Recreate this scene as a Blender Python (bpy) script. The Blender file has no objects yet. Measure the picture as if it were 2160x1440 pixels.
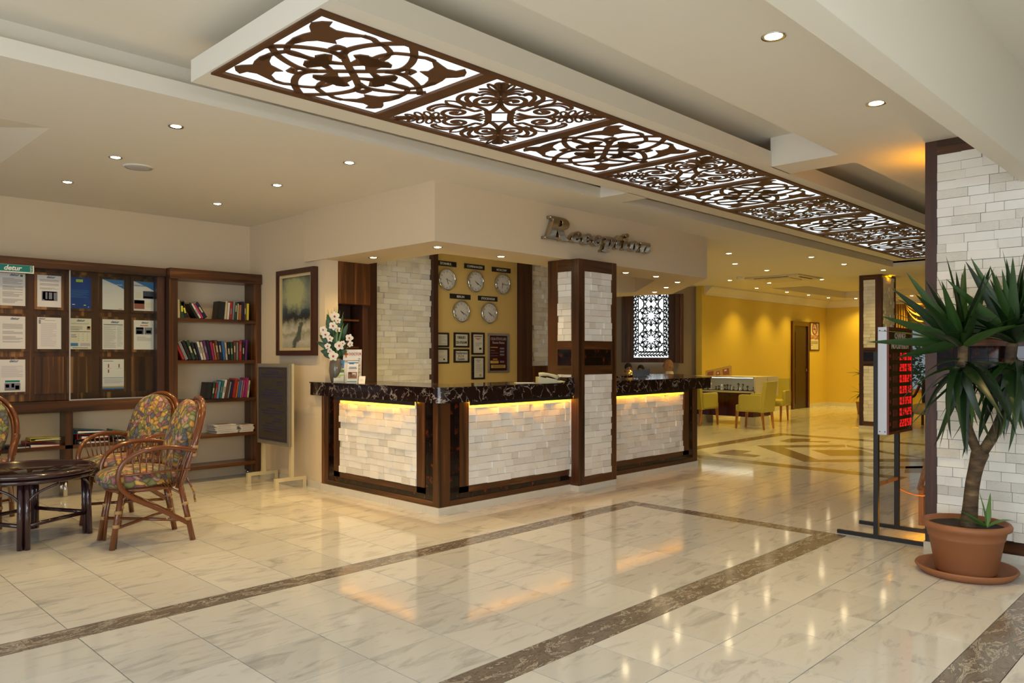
import bpy, math, random
from mathutils import Vector, Matrix
PI = math.pi
random.seed(7)
SC = bpy.context.scene
COL = SC.collection

# ------------------------------------------------------------------ camera
EYE = 1.42
cam_d = bpy.data.cameras.new('camera'); cam = bpy.data.objects.new('camera', cam_d); COL.objects.link(cam)
cam_d.sensor_width = 36.0; cam_d.lens = 36.0 * 1622 / 2160; cam_d.shift_y = 30 / 2160
cam_d.clip_start = 0.05; cam_d.clip_end = 200
cam.location = (0, 0, EYE); cam.rotation_euler = (PI / 2, 0, math.radians(44.5 - 90))
SC.camera = cam
# ------------------------------------------------------------------ world, view
W = bpy.data.worlds.new('world'); SC.world = W; W.use_nodes = True
W.node_tree.nodes['Background'].inputs[0].default_value = (0.80, 0.90, 1.0, 1)
W.node_tree.nodes['Background'].inputs[1].default_value = 0.2
vs = SC.view_settings
vs.view_transform = 'Standard'; vs.look = 'None'; vs.exposure = 0.42; vs.gamma = 1.0; vs.use_curve_mapping = False
SC.cycles.use_denoising = True
SC.cycles.max_bounces = 8; SC.cycles.diffuse_bounces = 5; SC.cycles.glossy_bounces = 4
SC.cycles.transmission_bounces = 6; SC.cycles.transparent_max_bounces = 8
SC.cycles.sample_clamp_indirect = 4.0; SC.cycles.caustics_reflective = False; SC.cycles.caustics_refractive = False
DOWN_W = 48.0            # watts of one ordinary downlight
WARM = (1.0, 0.67, 0.25)
GOLD = (1.0, 0.68, 0.13)
AMBER = (1.0, 0.40, 0.0)
# daylight through the glass at the left end of the lobby, outside the frame
ld = bpy.data.lights.new('entrance_daylight', 'AREA'); ld.shape = 'RECTANGLE'; ld.size = 5.0; ld.size_y = 2.4
ld.energy = 150; ld.color = (0.86, 0.93, 1.0)
lo = bpy.data.objects.new('entrance_daylight', ld); COL.objects.link(lo)
lo.location = (-3.4, 0.9, 1.5); lo.rotation_euler = (math.radians(92), 0, math.radians(-90))

ld = bpy.data.lights.new('door_daylight', 'AREA'); ld.shape = 'RECTANGLE'; ld.size = 3.2; ld.size_y = 1.4
ld.energy = 120; ld.color = (0.76, 0.89, 1.0)     # the glass doors behind the camera
lo = bpy.data.objects.new('door_daylight', ld); COL.objects.link(lo)
lo.location = (0.6, -2.4, 2.1); lo.rotation_euler = (math.radians(20), 0, math.radians(-22))

# ------------------------------------------------------------------ materials
MATS = {}
def lin(h):
    h = h.lstrip('#'); o = []
    for i in (0, 2, 4):
        c = int(h[i:i+2], 16) / 255
        o.append(c / 12.92 if c <= 0.04045 else ((c + 0.055) / 1.055) ** 2.4)
    return tuple(o) + (1,)
def new_mat(name):
    m = bpy.data.materials.new(name); m.use_nodes = True
    nt = m.node_tree; b = nt.nodes['Principled BSDF']; MATS[name] = m
    return m, nt, b
def N(nt, t, **k):
    n = nt.nodes.new(t)
    for a, v in k.items():
        if a[0] == 'i' and a[1:].isdigit(): n.inputs[int(a[1:])].default_value = v
        elif a.startswith('in_'): n.inputs[a[3:].replace('_', ' ')].default_value = v
        else: setattr(n, a, v)
    return n
def L(nt, a, ao, b, bi): nt.links.new(a.outputs[ao], b.inputs[bi])
def ramp(nt, stops, interp='LINEAR'):
    r = nt.nodes.new('ShaderNodeValToRGB'); r.color_ramp.interpolation = interp
    e = r.color_ramp.elements
    while len(e) < len(stops): e.new(0.5)
    for i, (p, c) in enumerate(stops):
        e[i].position = p; e[i].color = c if len(c) == 4 else tuple(c) + (1,)
    return r
def plain(name, col, rough=0.5, metal=0.0, emit=None, es=0.0, spec=0.5, coat=0.0, bump=0.0, bscale=60):
    m, nt, b = new_mat(name)
    b.inputs['Base Color'].default_value = lin(col) if isinstance(col, str) else tuple(col) + (1,)
    b.inputs['Roughness'].default_value = rough; b.inputs['Metallic'].default_value = metal
    b.inputs['Specular IOR Level'].default_value = spec; b.inputs['Coat Weight'].default_value = coat
    if emit:
        b.inputs['Emission Color'].default_value = lin(emit) if isinstance(emit, str) else tuple(emit) + (1,)
        b.inputs['Emission Strength'].default_value = es
    if bump:
        tc = N(nt, 'ShaderNodeTexCoord'); n = N(nt, 'ShaderNodeTexNoise', in_Scale=bscale, in_Detail=4.0)
        bp = N(nt, 'ShaderNodeBump', in_Strength=bump, in_Distance=0.01)
        L(nt, tc, 'Object', n, 'Vector'); L(nt, n, 0, bp, 'Height'); L(nt, bp, 0, b, 'Normal')
    return m
def coords(nt, scale=(1, 1, 1), rnd=0.0):
    """object coordinates, shifted by a random amount for every object, then stretched"""
    tc = N(nt, 'ShaderNodeTexCoord'); mp = N(nt, 'ShaderNodeMapping'); mp.inputs['Scale'].default_value = scale
    if rnd:
        oi = N(nt, 'ShaderNodeObjectInfo'); mu = N(nt, 'ShaderNodeMath', operation='MULTIPLY', i1=rnd)
        ad = N(nt, 'ShaderNodeVectorMath', operation='ADD')
        L(nt, oi, 'Random', mu, 0); L(nt, tc, 'Object', ad, 0); L(nt, mu, 0, ad, 1); L(nt, ad, 0, mp, 'Vector')
    else: L(nt, tc, 'Object', mp, 'Vector')
    return mp
def wood(name, c0, c1, c2, scale, rough=0.32, rnd=17.0, coat=0.15):
    m, nt, b = new_mat(name)
    mp = coords(nt, scale, rnd)
    n = N(nt, 'ShaderNodeTexNoise', in_Scale=1.0, in_Detail=5.0, in_Roughness=0.6, in_Distortion=0.3)
    L(nt, mp, 0, n, 'Vector')
    r = ramp(nt, [(0.34, lin(c0)), (0.46, lin(c1)), (0.55, lin(c1)), (0.68, lin(c2))]); L(nt, n, 0, r, 0)
    L(nt, r, 0, b, 'Base Color'); b.inputs['Roughness'].default_value = rough; b.inputs['Coat Weight'].default_value = coat
    b.inputs['Coat Roughness'].default_value = 0.2
    return m
wood('walnut', '#281607', '#502d13', '#86532a', (14, 14, 0.5))
wood('walnut_across', '#281607', '#4e2c12', '#7c4e25', (0.8, 0.8, 16))
wood('zebrano', '#24140a', '#4c2c13', '#a5743e', (11, 11, 0.25))
wood('dark_walnut', '#24130d', '#43251a', '#5a3424', (10, 10, 0.5), 0.42)
wood('mahogany', '#35100a', '#4a1a0d', '#5e2512', (9, 9, 0.6), 0.25)
wood('beech', '#96602c', '#b57a3c', '#c48a4a', (20, 20, 1.0), 0.35)
wood('old_oak', '#6b4a30', '#8a6647', '#a17c5b', (20, 20, 1.5), 0.5)
wood('lattice_brown', '#4a2a10', '#5c3616', '#663d19', (3, 3, 3), 0.6, coat=0.0)
plain('ceiling_paint', (0.78, 0.735, 0.64), 0.75, spec=0.25)
plain('wall_paint', (0.72, 0.60, 0.43), 0.7, spec=0.3, bump=0.06, bscale=160)
plain('doorway_shade', (0.035, 0.010, 0.005), 0.35)  # shade of an open doorway put into the colour
plain('clock_wall_paint', (0.74, 0.54, 0.20), 0.6, spec=0.3)
plain('yellow_paint', (0.74, 0.55, 0.10), 0.6, spec=0.3, bump=0.05, bscale=120)
plain('grey_wallpaper', (0.44, 0.35, 0.25), 0.7, spec=0.3)
plain('grout', (0.20, 0.18, 0.145), 0.6)
plain('amber_led', AMBER, 0.5, emit=AMBER, es=40)
plain('lamp_glow', (1, 0.9, 0.7), 0.5, emit=(1.0, 0.80, 0.46), es=42)
plain('lightbox_white', (0.9, 0.95, 1.0), 0.5, emit=(0.74, 0.92, 1.0), es=0.86)
plain('screen_white', (0.9, 0.95, 1.0), 0.5, emit=(0.86, 0.95, 1.0), es=1.25)
plain('case_fill_glow', (1, .95, .8), 0.5, emit=(1.0, 0.93, 0.72), es=9)  # glow of the fill strip added inside the display case
plain('yellow_led', (1, .8, .4), 0.5, emit=(1.0, 0.72, 0.22), es=24)
plain('chrome', (0.75, 0.75, 0.76), 0.12, 1.0)
plain('steel_letter', (0.52, 0.44, 0.34), 0.10, 1.0)
plain('brushed_aluminium', (0.62, 0.63, 0.65), 0.42, 1.0)
plain('brass', (0.80, 0.58, 0.22), 0.2, 1.0)
plain('white_plastic', (0.78, 0.77, 0.72), 0.4)
plain('black_plastic', (0.014, 0.014, 0.016), 0.35)
plain('black_paint', (0.012, 0.012, 0.014), 0.45)
plain('dark_gap', (0.02, 0.017, 0.014), 0.8)
plain('cream_metal', (0.60, 0.53, 0.33), 0.4)
plain('grey_metal', (0.20, 0.185, 0.15), 0.45)
plain('notice_black', (0.050, 0.043, 0.030), 0.35)
plain('purple_ink', (0.03, 0.022, 0.10), 0.6)
plain('paper', (0.74, 0.72, 0.70), 0.65)
plain('paper_cream', (0.70, 0.66, 0.54), 0.65)
plain('ink_grey', (0.36, 0.35, 0.35), 0.7)
plain('ink_lilac', (0.50, 0.44, 0.52), 0.7)
plain('ink_black', (0.03, 0.03, 0.035), 0.7)
plain('ink_blue', (0.02, 0.07, 0.22), 0.6)
plain('ink_red', (0.45, 0.05, 0.03), 0.6)
plain('ink_orange', (0.55, 0.16, 0.02), 0.6)
plain('poster_blue', (0.012, 0.05, 0.26), 0.3)
plain('poster_blue_light', (0.05, 0.20, 0.45), 0.4)
plain('poster_green', (0.42, 0.62, 0.05), 0.5)
plain('photo_dark', (0.05, 0.06, 0.09), 0.4)
plain('photo_mid', (0.20, 0.20, 0.25), 0.4)
plain('photo_warm', (0.30, 0.10, 0.06), 0.4)
plain('photo_sand', (0.50, 0.34, 0.12), 0.4)
plain('teal_sign', (0.0, 0.20, 0.18), 0.4)
plain('white_print', (0.85, 0.85, 0.82), 0.5)
plain('grey_print', (0.50, 0.47, 0.42), 0.5)
plain('maroon', (0.055, 0.006, 0.010), 0.3)
plain('gold_label', (0.62, 0.42, 0.12), 0.5)
plain('led_red', (0.4, 0.0, 0.0), 0.5, emit=(1.0, 0.02, 0.015), es=0.5)
plain('led_dim', (0.05, 0.004, 0.004), 0.4, emit=(0.5, 0.03, 0.02), es=0.12)
plain('display_glass', (0.012, 0.006, 0.007), 0.06)
plain('red_frame', (0.16, 0.045, 0.03), 0.4)
plain('rattan', (0.15, 0.042, 0.010), 0.16, coat=0.4)
plain('rattan_wrap', (0.42, 0.25, 0.10), 0.5)
plain('table_lacquer', (0.034, 0.012, 0.014), 0.16, coat=0.5)
plain('table_glass', (0.012, 0.006, 0.006), 0.05)
plain('lime_leather', (0.52, 0.45, 0.08), 0.42, bump=0.05, bscale=200)
plain('showcase_white', (0.74, 0.68, 0.55), 0.35)
plain('velvet_black', (0.012, 0.011, 0.010), 0.8)
plain('ivory', (0.62, 0.58, 0.46), 0.5)
plain('terracotta', (0.30, 0.115, 0.045), 0.55, bump=0.08, bscale=35)
plain('soil', (0.035, 0.022, 0.014), 0.9)
plain('leaf_bright', (0.10, 0.20, 0.04), 0.35)
plain('leaf_dry', (0.26, 0.24, 0.07), 0.45)
plain('orchid_leaf', (0.018, 0.065, 0.018), 0.4)
plain('orchid_petal', (0.80, 0.76, 0.66), 0.5)
plain('orchid_heart', (0.42, 0.05, 0.08), 0.5)
plain('smoky_vase', (0.13, 0.115, 0.095), 0.12)
plain('curtain_gold', (0.42, 0.24, 0.045), 0.55)
plain('skin', (0.36, 0.18, 0.10), 0.5)
plain('hair', (0.016, 0.012, 0.010), 0.6)
plain('white_shirt', (0.72, 0.70, 0.62), 0.7)
plain('dark_shirt', (0.05, 0.05, 0.07), 0.7)
plain('trousers', (0.03, 0.03, 0.04), 0.8)
plain('upholstery_tan', (0.42, 0.32, 0.13), 0.6)
plain('frame_black', (0.018, 0.011, 0.009), 0.3)
plain('frame_brown', (0.055, 0.016, 0.008), 0.3)
plain('frame_gold', (0.58, 0.47, 0.26), 0.4)
plain('cord_orange', (0.62, 0.26, 0.12), 0.5)
plain('phone_cream', (0.58, 0.55, 0.36), 0.4)
plain('ac_white', (0.66, 0.60, 0.46), 0.5)
plain('speaker_grey', (0.52, 0.50, 0.49), 0.6)
plain('foliage', (0.07, 0.16, 0.05), 0.5)
plain('outdoor_paving', (0.35, 0.33, 0.30), 0.8)

def stone(name, base, dark, bump, bs, vs):
    m, nt, b = new_mat(name)
    mp = coords(nt, (1, 1, 1), 29.0)
    tc = N(nt, 'ShaderNodeTexCoord')
    ge = N(nt, 'ShaderNodeNewGeometry')
    n = N(nt, 'ShaderNodeTexNoise', in_Scale=bs, in_Detail=6.0, in_Roughness=0.65)
    n2 = N(nt, 'ShaderNodeTexNoise', in_Scale=vs, in_Detail=3.0)
    L(nt, ge, 'Position', n, 'Vector'); L(nt, ge, 'Position', n2, 'Vector')
    oi = N(nt, 'ShaderNodeObjectInfo')
    mx = N(nt, 'ShaderNodeMath', operation='MULTIPLY_ADD', i1=0.45, i2=0.0)
    L(nt, n2, 0, mx, 0)
    ad = N(nt, 'ShaderNodeMath', operation='MULTIPLY_ADD', i1=0.35); L(nt, oi, 'Random', ad, 0); L(nt, mx, 0, ad, 2)
    r = ramp(nt, [(0.0, lin(dark)), (0.45, lin(base)), (1.0, lin(base))]); L(nt, ad, 0, r, 0); L(nt, r, 0, b, 'Base Color')
    b.inputs['Roughness'].default_value = 0.75
    bp = N(nt, 'ShaderNodeBump', in_Strength=bump, in_Distance=0.008); L(nt, n, 0, bp, 'Height'); L(nt, bp, 0, b, 'Normal')
    return m
stone('white_stone', '#f3f0ea', '#e2ddd2', 0.10, 40, 6)
stone('white_stone_pitted', '#ece8e0', '#d6d0c4', 0.9, 70, 9)

def marble(name, base, vein, warm, scale, rough, lo=0.47, hi=0.62, dist=1.6):
    m, nt, b = new_mat(name)
    mp = coords(nt, (scale, scale * 3.2, scale), 61.0)
    n = N(nt, 'ShaderNodeTexNoise', in_Scale=1.0, in_Detail=7.0, in_Roughness=0.62, in_Distortion=dist)
    L(nt, mp, 0, n, 'Vector')
    oi = N(nt, 'ShaderNodeObjectInfo')
    r = ramp(nt, [(lo - 0.25, lin(warm)), (lo, lin(base)), (hi, lin(base)), (hi + 0.16, lin(vein))]); L(nt, n, 0, r, 0)
    hv = N(nt, 'ShaderNodeHueSaturation'); mr = N(nt, 'ShaderNodeMapRange', i3=0.89, i4=1.04)
    L(nt, oi, 'Random', mr, 0); L(nt, mr, 0, hv, 'Value'); L(nt, r, 0, hv, 'Color'); L(nt, hv, 0, b, 'Base Color')
    b.inputs['Roughness'].default_value = rough; b.inputs['Specular IOR Level'].default_value = 0.36
    return m
marble('tile_marble', '#dbd8d0', '#b9b6af', '#d0cabc', 1.25, 0.085, 0.42, 0.53, 0.9)
marble('plinth_marble', '#d8d3c6', '#a29d92', '#cfc8b4', 4.0, 0.3)
def band_marble(name, c0, c1, c2, c3):
    m, nt, b = new_mat(name)
    mp = coords(nt, (3.5, 8, 5), 0)
    n = N(nt, 'ShaderNodeTexNoise', in_Scale=1.0, in_Detail=8.0, in_Roughness=0.72, in_Distortion=2.2)
    L(nt, mp, 0, n, 'Vector')
    r = ramp(nt, [(0.32, lin(c0)), (0.44, lin(c1)), (0.52, lin(c0)), (0.55, lin(c2)), (0.57, lin(c1)), (0.63, lin(c1)), (0.655, lin(c3)), (0.70, lin(c0))]); L(nt, n, 0, r, 0)
    L(nt, r, 0, b, 'Base Color'); b.inputs['Roughness'].default_value = 0.14
    return m
band_marble('band_marble', '#625a52', '#85796d', '#d2c8b8', '#bd7656')
band_marble('medallion_marble', '#7a6a50', '#8b7858', '#a5916c', '#93805c')
def slab():
    m, nt, b = new_mat('slab_marble')
    mp = coords(nt, (1, 1, 1), 0)
    n = N(nt, 'ShaderNodeTexNoise', in_Scale=5.0, in_Detail=5.0, in_Roughness=0.6, in_Distortion=0.8); L(nt, mp, 0, n, 'Vector')
    va = N(nt, 'ShaderNodeVectorMath', operation='MULTIPLY_ADD', i1=(0.22, 0.22, 0.22)); L(nt, n, 1, va, 0); L(nt, mp, 0, va, 2)
    v = N(nt, 'ShaderNodeTexVoronoi', feature='DISTANCE_TO_EDGE', in_Scale=9.0); L(nt, va, 0, v, 'Vector')
    n2 = N(nt, 'ShaderNodeTexNoise', in_Scale=11.0, in_Detail=4.0); L(nt, mp, 0, n2, 'Vector')
    mu = N(nt, 'ShaderNodeMath', operation='MULTIPLY_ADD', i1=-0.20, i2=0.11); L(nt, n2, 0, mu, 0)
    sb = N(nt, 'ShaderNodeMath', operation='SUBTRACT'); L(nt, v, 0, sb, 0); L(nt, mu, 0, sb, 1)
    r = ramp(nt, [(0.0, lin('#8d827a')), (0.008, lin('#463732')), (0.022, lin('#22120f')), (1.0, lin('#180c0a'))]); L(nt, sb, 0, r, 0)
    L(nt, r, 0, b, 'Base Color'); b.inputs['Roughness'].default_value = 0.10
slab()
def tortoise():
    m, nt, b = new_mat('tortoise_tile')
    mp = coords(nt, (14, 14, 14), 31.0)
    n = N(nt, 'ShaderNodeTexNoise', in_Scale=1.0, in_Detail=4.0, in_Roughness=0.55); L(nt, mp, 0, n, 'Vector')
    r = ramp(nt, [(0.45, lin('#0a0505')), (0.57, lin('#1d0a05')), (0.68, lin('#5c1f08')), (0.8, lin('#7e3410'))]); L(nt, n, 0, r, 0)
    L(nt, r, 0, b, 'Base Color'); b.inputs['Roughness'].default_value = 0.08
tortoise()
def floral():
    m, nt, b = new_mat('floral_fabric')
    mp = coords(nt, (1, 1, 1), 3.0)
    n = N(nt, 'ShaderNodeTexNoise', in_Scale=9.0, in_Detail=2.0); L(nt, mp, 0, n, 'Vector')
    va = N(nt, 'ShaderNodeVectorMath', operation='MULTIPLY_ADD', i1=(0.09, 0.09, 0.09)); L(nt, n, 1, va, 0); L(nt, mp, 0, va, 2)
    st = N(nt, 'ShaderNodeMapping'); st.inputs['Rotation'].default_value = (0.4, 0.5, 0.7); st.inputs['Scale'].default_value = (1, 1.7, 1.3); L(nt, va, 0, st, 0)
    v = N(nt, 'ShaderNodeTexVoronoi', in_Scale=19.0); L(nt, st, 0, v, 'Vector')
    r = ramp(nt, [(0.0, lin('#b08a44')), (0.17, lin('#7d565c')), (0.34, lin('#6c7048')), (0.5, lin('#5a5d68')), (0.68, lin('#a5827c')), (0.80, lin('#b99a58')), (0.9, lin('#868a66'))], 'CONSTANT')
    sp = N(nt, 'ShaderNodeSeparateColor'); L(nt, v, 'Color', sp, 0); L(nt, sp, 0, r, 0)
    de = N(nt, 'ShaderNodeTexVoronoi', feature='DISTANCE_TO_EDGE', in_Scale=19.0); L(nt, st, 0, de, 'Vector')
    rr = ramp(nt, [(0.0, (0.25, 0.22, 0.22)), (0.05, (0.75, 0.72, 0.7)), (0.3, (1.35, 1.3, 1.2))]); L(nt, de, 0, rr, 0)
    mx = N(nt, 'ShaderNodeMix', data_type='RGBA', blend_type='MULTIPLY'); mx.inputs[0].default_value = 1.0
    L(nt, r, 0, mx, 6); L(nt, rr, 0, mx, 7); L(nt, mx, 2, b, 'Base Color'); b.inputs['Roughness'].default_value = 0.8
floral()
def bark():
    m, nt, b = new_mat('bark')
    mp = coords(nt, (9, 9, 30), 0)
    n = N(nt, 'ShaderNodeTexNoise', in_Scale=1.0, in_Detail=5.0); L(nt, mp, 0, n, 'Vector')
    r = ramp(nt, [(0.3, lin('#2e2318')), (0.55, lin('#56422c')), (0.75, lin('#7c6646'))]); L(nt, n, 0, r, 0); L(nt, r, 0, b, 'Base Color')
    bp = N(nt, 'ShaderNodeBump', in_Strength=0.7, in_Distance=0.01); L(nt, n, 0, bp, 'Height'); L(nt, bp, 0, b, 'Normal')
    b.inputs['Roughness'].default_value = 0.8
bark()
def yucca():
    m, nt, b = new_mat('leaf_green')
    oi = N(nt, 'ShaderNodeObjectInfo')
    r = ramp(nt, [(0.0, lin('#0f240b')), (0.6, lin('#1b3813')), (1.0, lin('#31501d'))]); L(nt, oi, 'Random', r, 0); L(nt, r, 0, b, 'Base Color')
    b.inputs['Roughness'].default_value = 0.38
yucca()
def glass(name, mixf=0.10, tint=(0.95, 0.97, 0.96, 1)):
    m = bpy.data.materials.new(name); m.use_nodes = True; MATS[name] = m
    nt = m.node_tree; nt.nodes.clear()
    o = N(nt, 'ShaderNodeOutputMaterial'); t = N(nt, 'ShaderNodeBsdfTransparent'); t.inputs[0].default_value = tint
    g = N(nt, 'ShaderNodeBsdfGlossy'); g.inputs['Roughness'].default_value = 0.03
    fr = N(nt, 'ShaderNodeFresnel', in_IOR=1.12); mx = N(nt, 'ShaderNodeMixShader')
    L(nt, fr, 0, mx, 0); L(nt, t, 0, mx, 1); L(nt, g, 0, mx, 2); L(nt, mx, 0, o, 0)
glass('clear_glass')
def landscape():
    """the little oil painting: cloudy sky, dark hills, snowy field with a stream (local y across, z up, about 0.6 x 0.84)"""
    m, nt, b = new_mat('oil_painting')
    tc = N(nt, 'ShaderNodeTexCoord'); sx = N(nt, 'ShaderNodeSeparateXYZ'); L(nt, tc, 'Generated', sx, 0)
    fl = N(nt, 'ShaderNodeVectorMath', operation='MULTIPLY', i1=(0, 0.7, 1)); L(nt, tc, 'Generated', fl, 0)
    n = N(nt, 'ShaderNodeTexNoise', in_Scale=6.0, in_Detail=7.0, in_Roughness=0.7); L(nt, fl, 0, n, 'Vector')
    ns = N(nt, 'ShaderNodeMath', operation='MULTIPLY_ADD', i1=0.30); L(nt, n, 0, ns, 0)
    zz = N(nt, 'ShaderNodeMath', operation='ADD', i1=-0.15); L(nt, sx, 2, zz, 0); L(nt, zz, 0, ns, 2)
    r = ramp(nt, [(0.0, lin('#9b9786')), (0.12, lin('#bab6a4')), (0.20, lin('#8f8e78')), (0.26, lin('#bdb9a8')), (0.35, lin('#8b8a76')), (0.41, lin('#2c2a22')), (0.46, lin('#25303a')), (0.53, lin('#35454f')), (0.58, lin('#5d6a66')), (0.72, lin('#7c8478')), (1.0, lin('#4b5756'))]); L(nt, ns, 0, r, 0)
    # bright break in the cloud
    ds = N(nt, 'ShaderNodeVectorMath', operation='DISTANCE'); ds.inputs[1].default_value = (0.0, 0.40, 0.78); L(nt, fl, 0, ds, 0)
    dd = N(nt, 'ShaderNodeMath', operation='MULTIPLY_ADD', i1=-0.36); L(nt, n, 0, dd, 0); L(nt, ds, 1, dd, 2)
    rc = ramp(nt, [(0.0, (0.9, 0.9, 0.9)), (0.05, (0.5, 0.5, 0.5)), (0.14, (0, 0, 0))]); L(nt, dd, 0, rc, 0)
    mx = N(nt, 'ShaderNodeMix', data_type='RGBA'); mx.inputs[7].default_value = lin('#a3a67a'); L(nt, rc, 0, mx, 0); L(nt, r, 0, mx, 6)
    # stream and scrub
    pw = N(nt, 'ShaderNodeMath', operation='MULTIPLY_ADD', i1=0.75, i2=0.38); L(nt, sx, 2, pw, 0)
    wv = N(nt, 'ShaderNodeMath', operation='MULTIPLY_ADD', i1=0.35); L(nt, n, 0, wv, 0); L(nt, pw, 0, wv, 2)
    om = N(nt, 'ShaderNodeMath', operation='SUBTRACT', i0=1.15); L(nt, sx, 1, om, 1)
    df = N(nt, 'ShaderNodeMath', operation='SUBTRACT'); L(nt, om, 0, df, 0); L(nt, wv, 0, df, 1)
    ab = N(nt, 'ShaderNodeMath', operation='ABSOLUTE'); L(nt, df, 0, ab, 0)
    rs = ramp(nt, [(0.0, (1, 1, 1)), (0.05, (0.9, 0.9, 0.9)), (0.09, (0, 0, 0))]); L(nt, ab, 0, rs, 0)
    lz = N(nt, 'ShaderNodeMath', operation='LESS_THAN', i1=0.36); L(nt, sx, 2, lz, 0)
    ml = N(nt, 'ShaderNodeMath', operation='MULTIPLY'); L(nt, rs, 0, ml, 0); L(nt, lz, 0, ml, 1)
    m2 = N(nt, 'ShaderNodeMix', data_type='RGBA'); m2.inputs[7].default_value = lin('#4c5149'); L(nt, ml, 0, m2, 0); L(nt, mx, 2, m2, 6)
    L(nt, m2, 2, b, 'Base Color'); b.inputs['Roughness'].default_value = 0.35
landscape()

# ------------------------------------------------------------------ mesh helpers
def worldloc(o):
    p = Vector((0, 0, 0))
    while o: p += Vector(o.location); o = o.parent
    return p
class MB:
    def __init__(s): s.v = []; s.f = []; s.mi = []; s.sm = []; s.cur = 0
    def mat(s, i): s.cur = i; return s
    def add(s, vs, fs, smooth=False):
        o = len(s.v); s.v += [tuple(p) for p in vs]
        for f in fs: s.f.append([o + i for i in f]); s.mi.append(s.cur); s.sm.append(smooth)
        return s
    def box(s, x0, x1, y0, y1, z0, z1):
        return s.add([(x0,y0,z0),(x1,y0,z0),(x1,y1,z0),(x0,y1,z0),(x0,y0,z1),(x1,y0,z1),(x1,y1,z1),(x0,y1,z1)],
                     [(0,3,2,1),(4,5,6,7),(0,1,5,4),(1,2,6,5),(2,3,7,6),(3,0,4,7)])
    def bar(s, a, b, w, h, up=(0,0,1)):
        a = Vector(a); b = Vector(b); d = (b - a).normalized(); u = Vector(up)
        if abs(d.dot(u)) > 0.98: u = Vector((1, 0, 0))
        r = d.cross(u).normalized(); u = r.cross(d).normalized(); r *= w / 2; u *= h / 2
        return s.add([a-r-u, a+r-u, a+r+u, a-r+u, b-r-u, b+r-u, b+r+u, b-r+u],
                     [(0,1,2,3),(7,6,5,4),(0,4,5,1),(1,5,6,2),(2,6,7,3),(3,7,4,0)])
    def tube(s, pts, r, seg=8, closed=False):
        pts = [Vector(p) for p in pts]; n = len(pts); rr = r if isinstance(r, (list, tuple)) else [r] * n
        vs = []; fs = []; ref = None
        for i, p in enumerate(pts):
            if closed: d = pts[(i+1) % n] - pts[i-1]
            else: d = pts[min(i+1, n-1)] - pts[max(i-1, 0)]
            d.normalize()
            if ref is None:
                ref = Vector((0,0,1)) if abs(d.z) < 0.9 else Vector((1,0,0))
            a = (ref - d * ref.dot(d)); a = a.normalized() if a.length > 1e-6 else d.orthogonal().normalized()
            ref = a; b = d.cross(a)
            for k in range(seg):
                t = 2*PI*k/seg; vs.append(p + (a*math.cos(t) + b*math.sin(t)) * rr[i])
        m = n if closed else n - 1
        for i in range(m):
            for k in range(seg):
                j = (i+1) % n
                fs.append((i*seg+k, i*seg+(k+1)%seg, j*seg+(k+1)%seg, j*seg+k))
        if not closed:
            fs.append(tuple(range(seg))[::-1]); fs.append(tuple((n-1)*seg+k for k in range(seg)))
        return s.add(vs, fs, True)
    def lathe(s, prof, c=(0,0,0), seg=24, cap=True):
        vs = []; fs = []; n = len(prof)
        for (r, z) in prof:
            for k in range(seg):
                t = 2*PI*k/seg; vs.append((c[0]+r*math.cos(t), c[1]+r*math.sin(t), c[2]+z))
        for i in range(n-1):
            for k in range(seg): fs.append((i*seg+k, i*seg+(k+1)%seg, (i+1)*seg+(k+1)%seg, (i+1)*seg+k))
        if cap:
            fs.append(tuple(range(seg))[::-1]); fs.append(tuple((n-1)*seg+k for k in range(seg)))
        return s.add(vs, fs, True)
    def prism(s, poly, fn, d0, d1):
        """poly of (u,v); fn(u,v,d) gives the point; caps at d0 and d1"""
        n = len(poly)
        vs = [fn(u, v, d0) for u, v in poly] + [fn(u, v, d1) for u, v in poly]
        fs = [tuple(range(n))[::-1], tuple(range(n, 2*n))] + [(i, (i+1)%n, n+(i+1)%n, n+i) for i in range(n)]
        return s.add(vs, fs)
    def ribbon(s, pts, w, fn, d0, d1, closed=False):
        """flat band of half-width w (number or list) along the 2-D path"""
        n = len(pts); vs = []; fs = []
        for i, (x, y) in enumerate(pts):
            a = pts[i-1] if (closed or i > 0) else pts[0]; b = pts[(i+1) % n] if (closed or i < n-1) else pts[-1]
            dx, dy = b[0]-a[0], b[1]-a[1]; l = math.hypot(dx, dy) or 1; nx, ny = -dy/l, dx/l
            ww = w[i] if isinstance(w, (list, tuple)) else w
            for d in (d0, d1):
                vs.append(fn(x+nx*ww, y+ny*ww, d)); vs.append(fn(x-nx*ww, y-ny*ww, d))
        for i in range(n if closed else n-1):
            j = (i+1) % n; a = i*4; b = j*4
            fs += [(a, b, b+1, a+1), (a+2, a+3, b+3, b+2), (a, a+2, b+2, b), (a+1, b+1, b+3, a+3)]
        if not closed: fs += [(0, 1, 3, 2), ((n-1)*4, (n-1)*4+2, (n-1)*4+3, (n-1)*4+1)]
        return s.add(vs, fs)
    def ell(s, c, r, seg=14, rings=9, p=1.0, rot=None):
        vs = []; fs = []
        sg = lambda v: math.copysign(abs(v)**p, v)
        for i in range(rings+1):
            f = -PI/2 + PI*i/rings
            for k in range(seg):
                t = 2*PI*k/seg
                q = Vector((r[0]*sg(math.cos(f))*sg(math.cos(t)), r[1]*sg(math.cos(f))*sg(math.sin(t)), r[2]*sg(math.sin(f))))
                if rot: q = rot @ q
                vs.append(Vector(c) + q)
        for i in range(rings):
            for k in range(seg): fs.append((i*seg+k, i*seg+(k+1)%seg, (i+1)*seg+(k+1)%seg, (i+1)*seg+k))
        return s.add(vs, fs, True)
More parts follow.
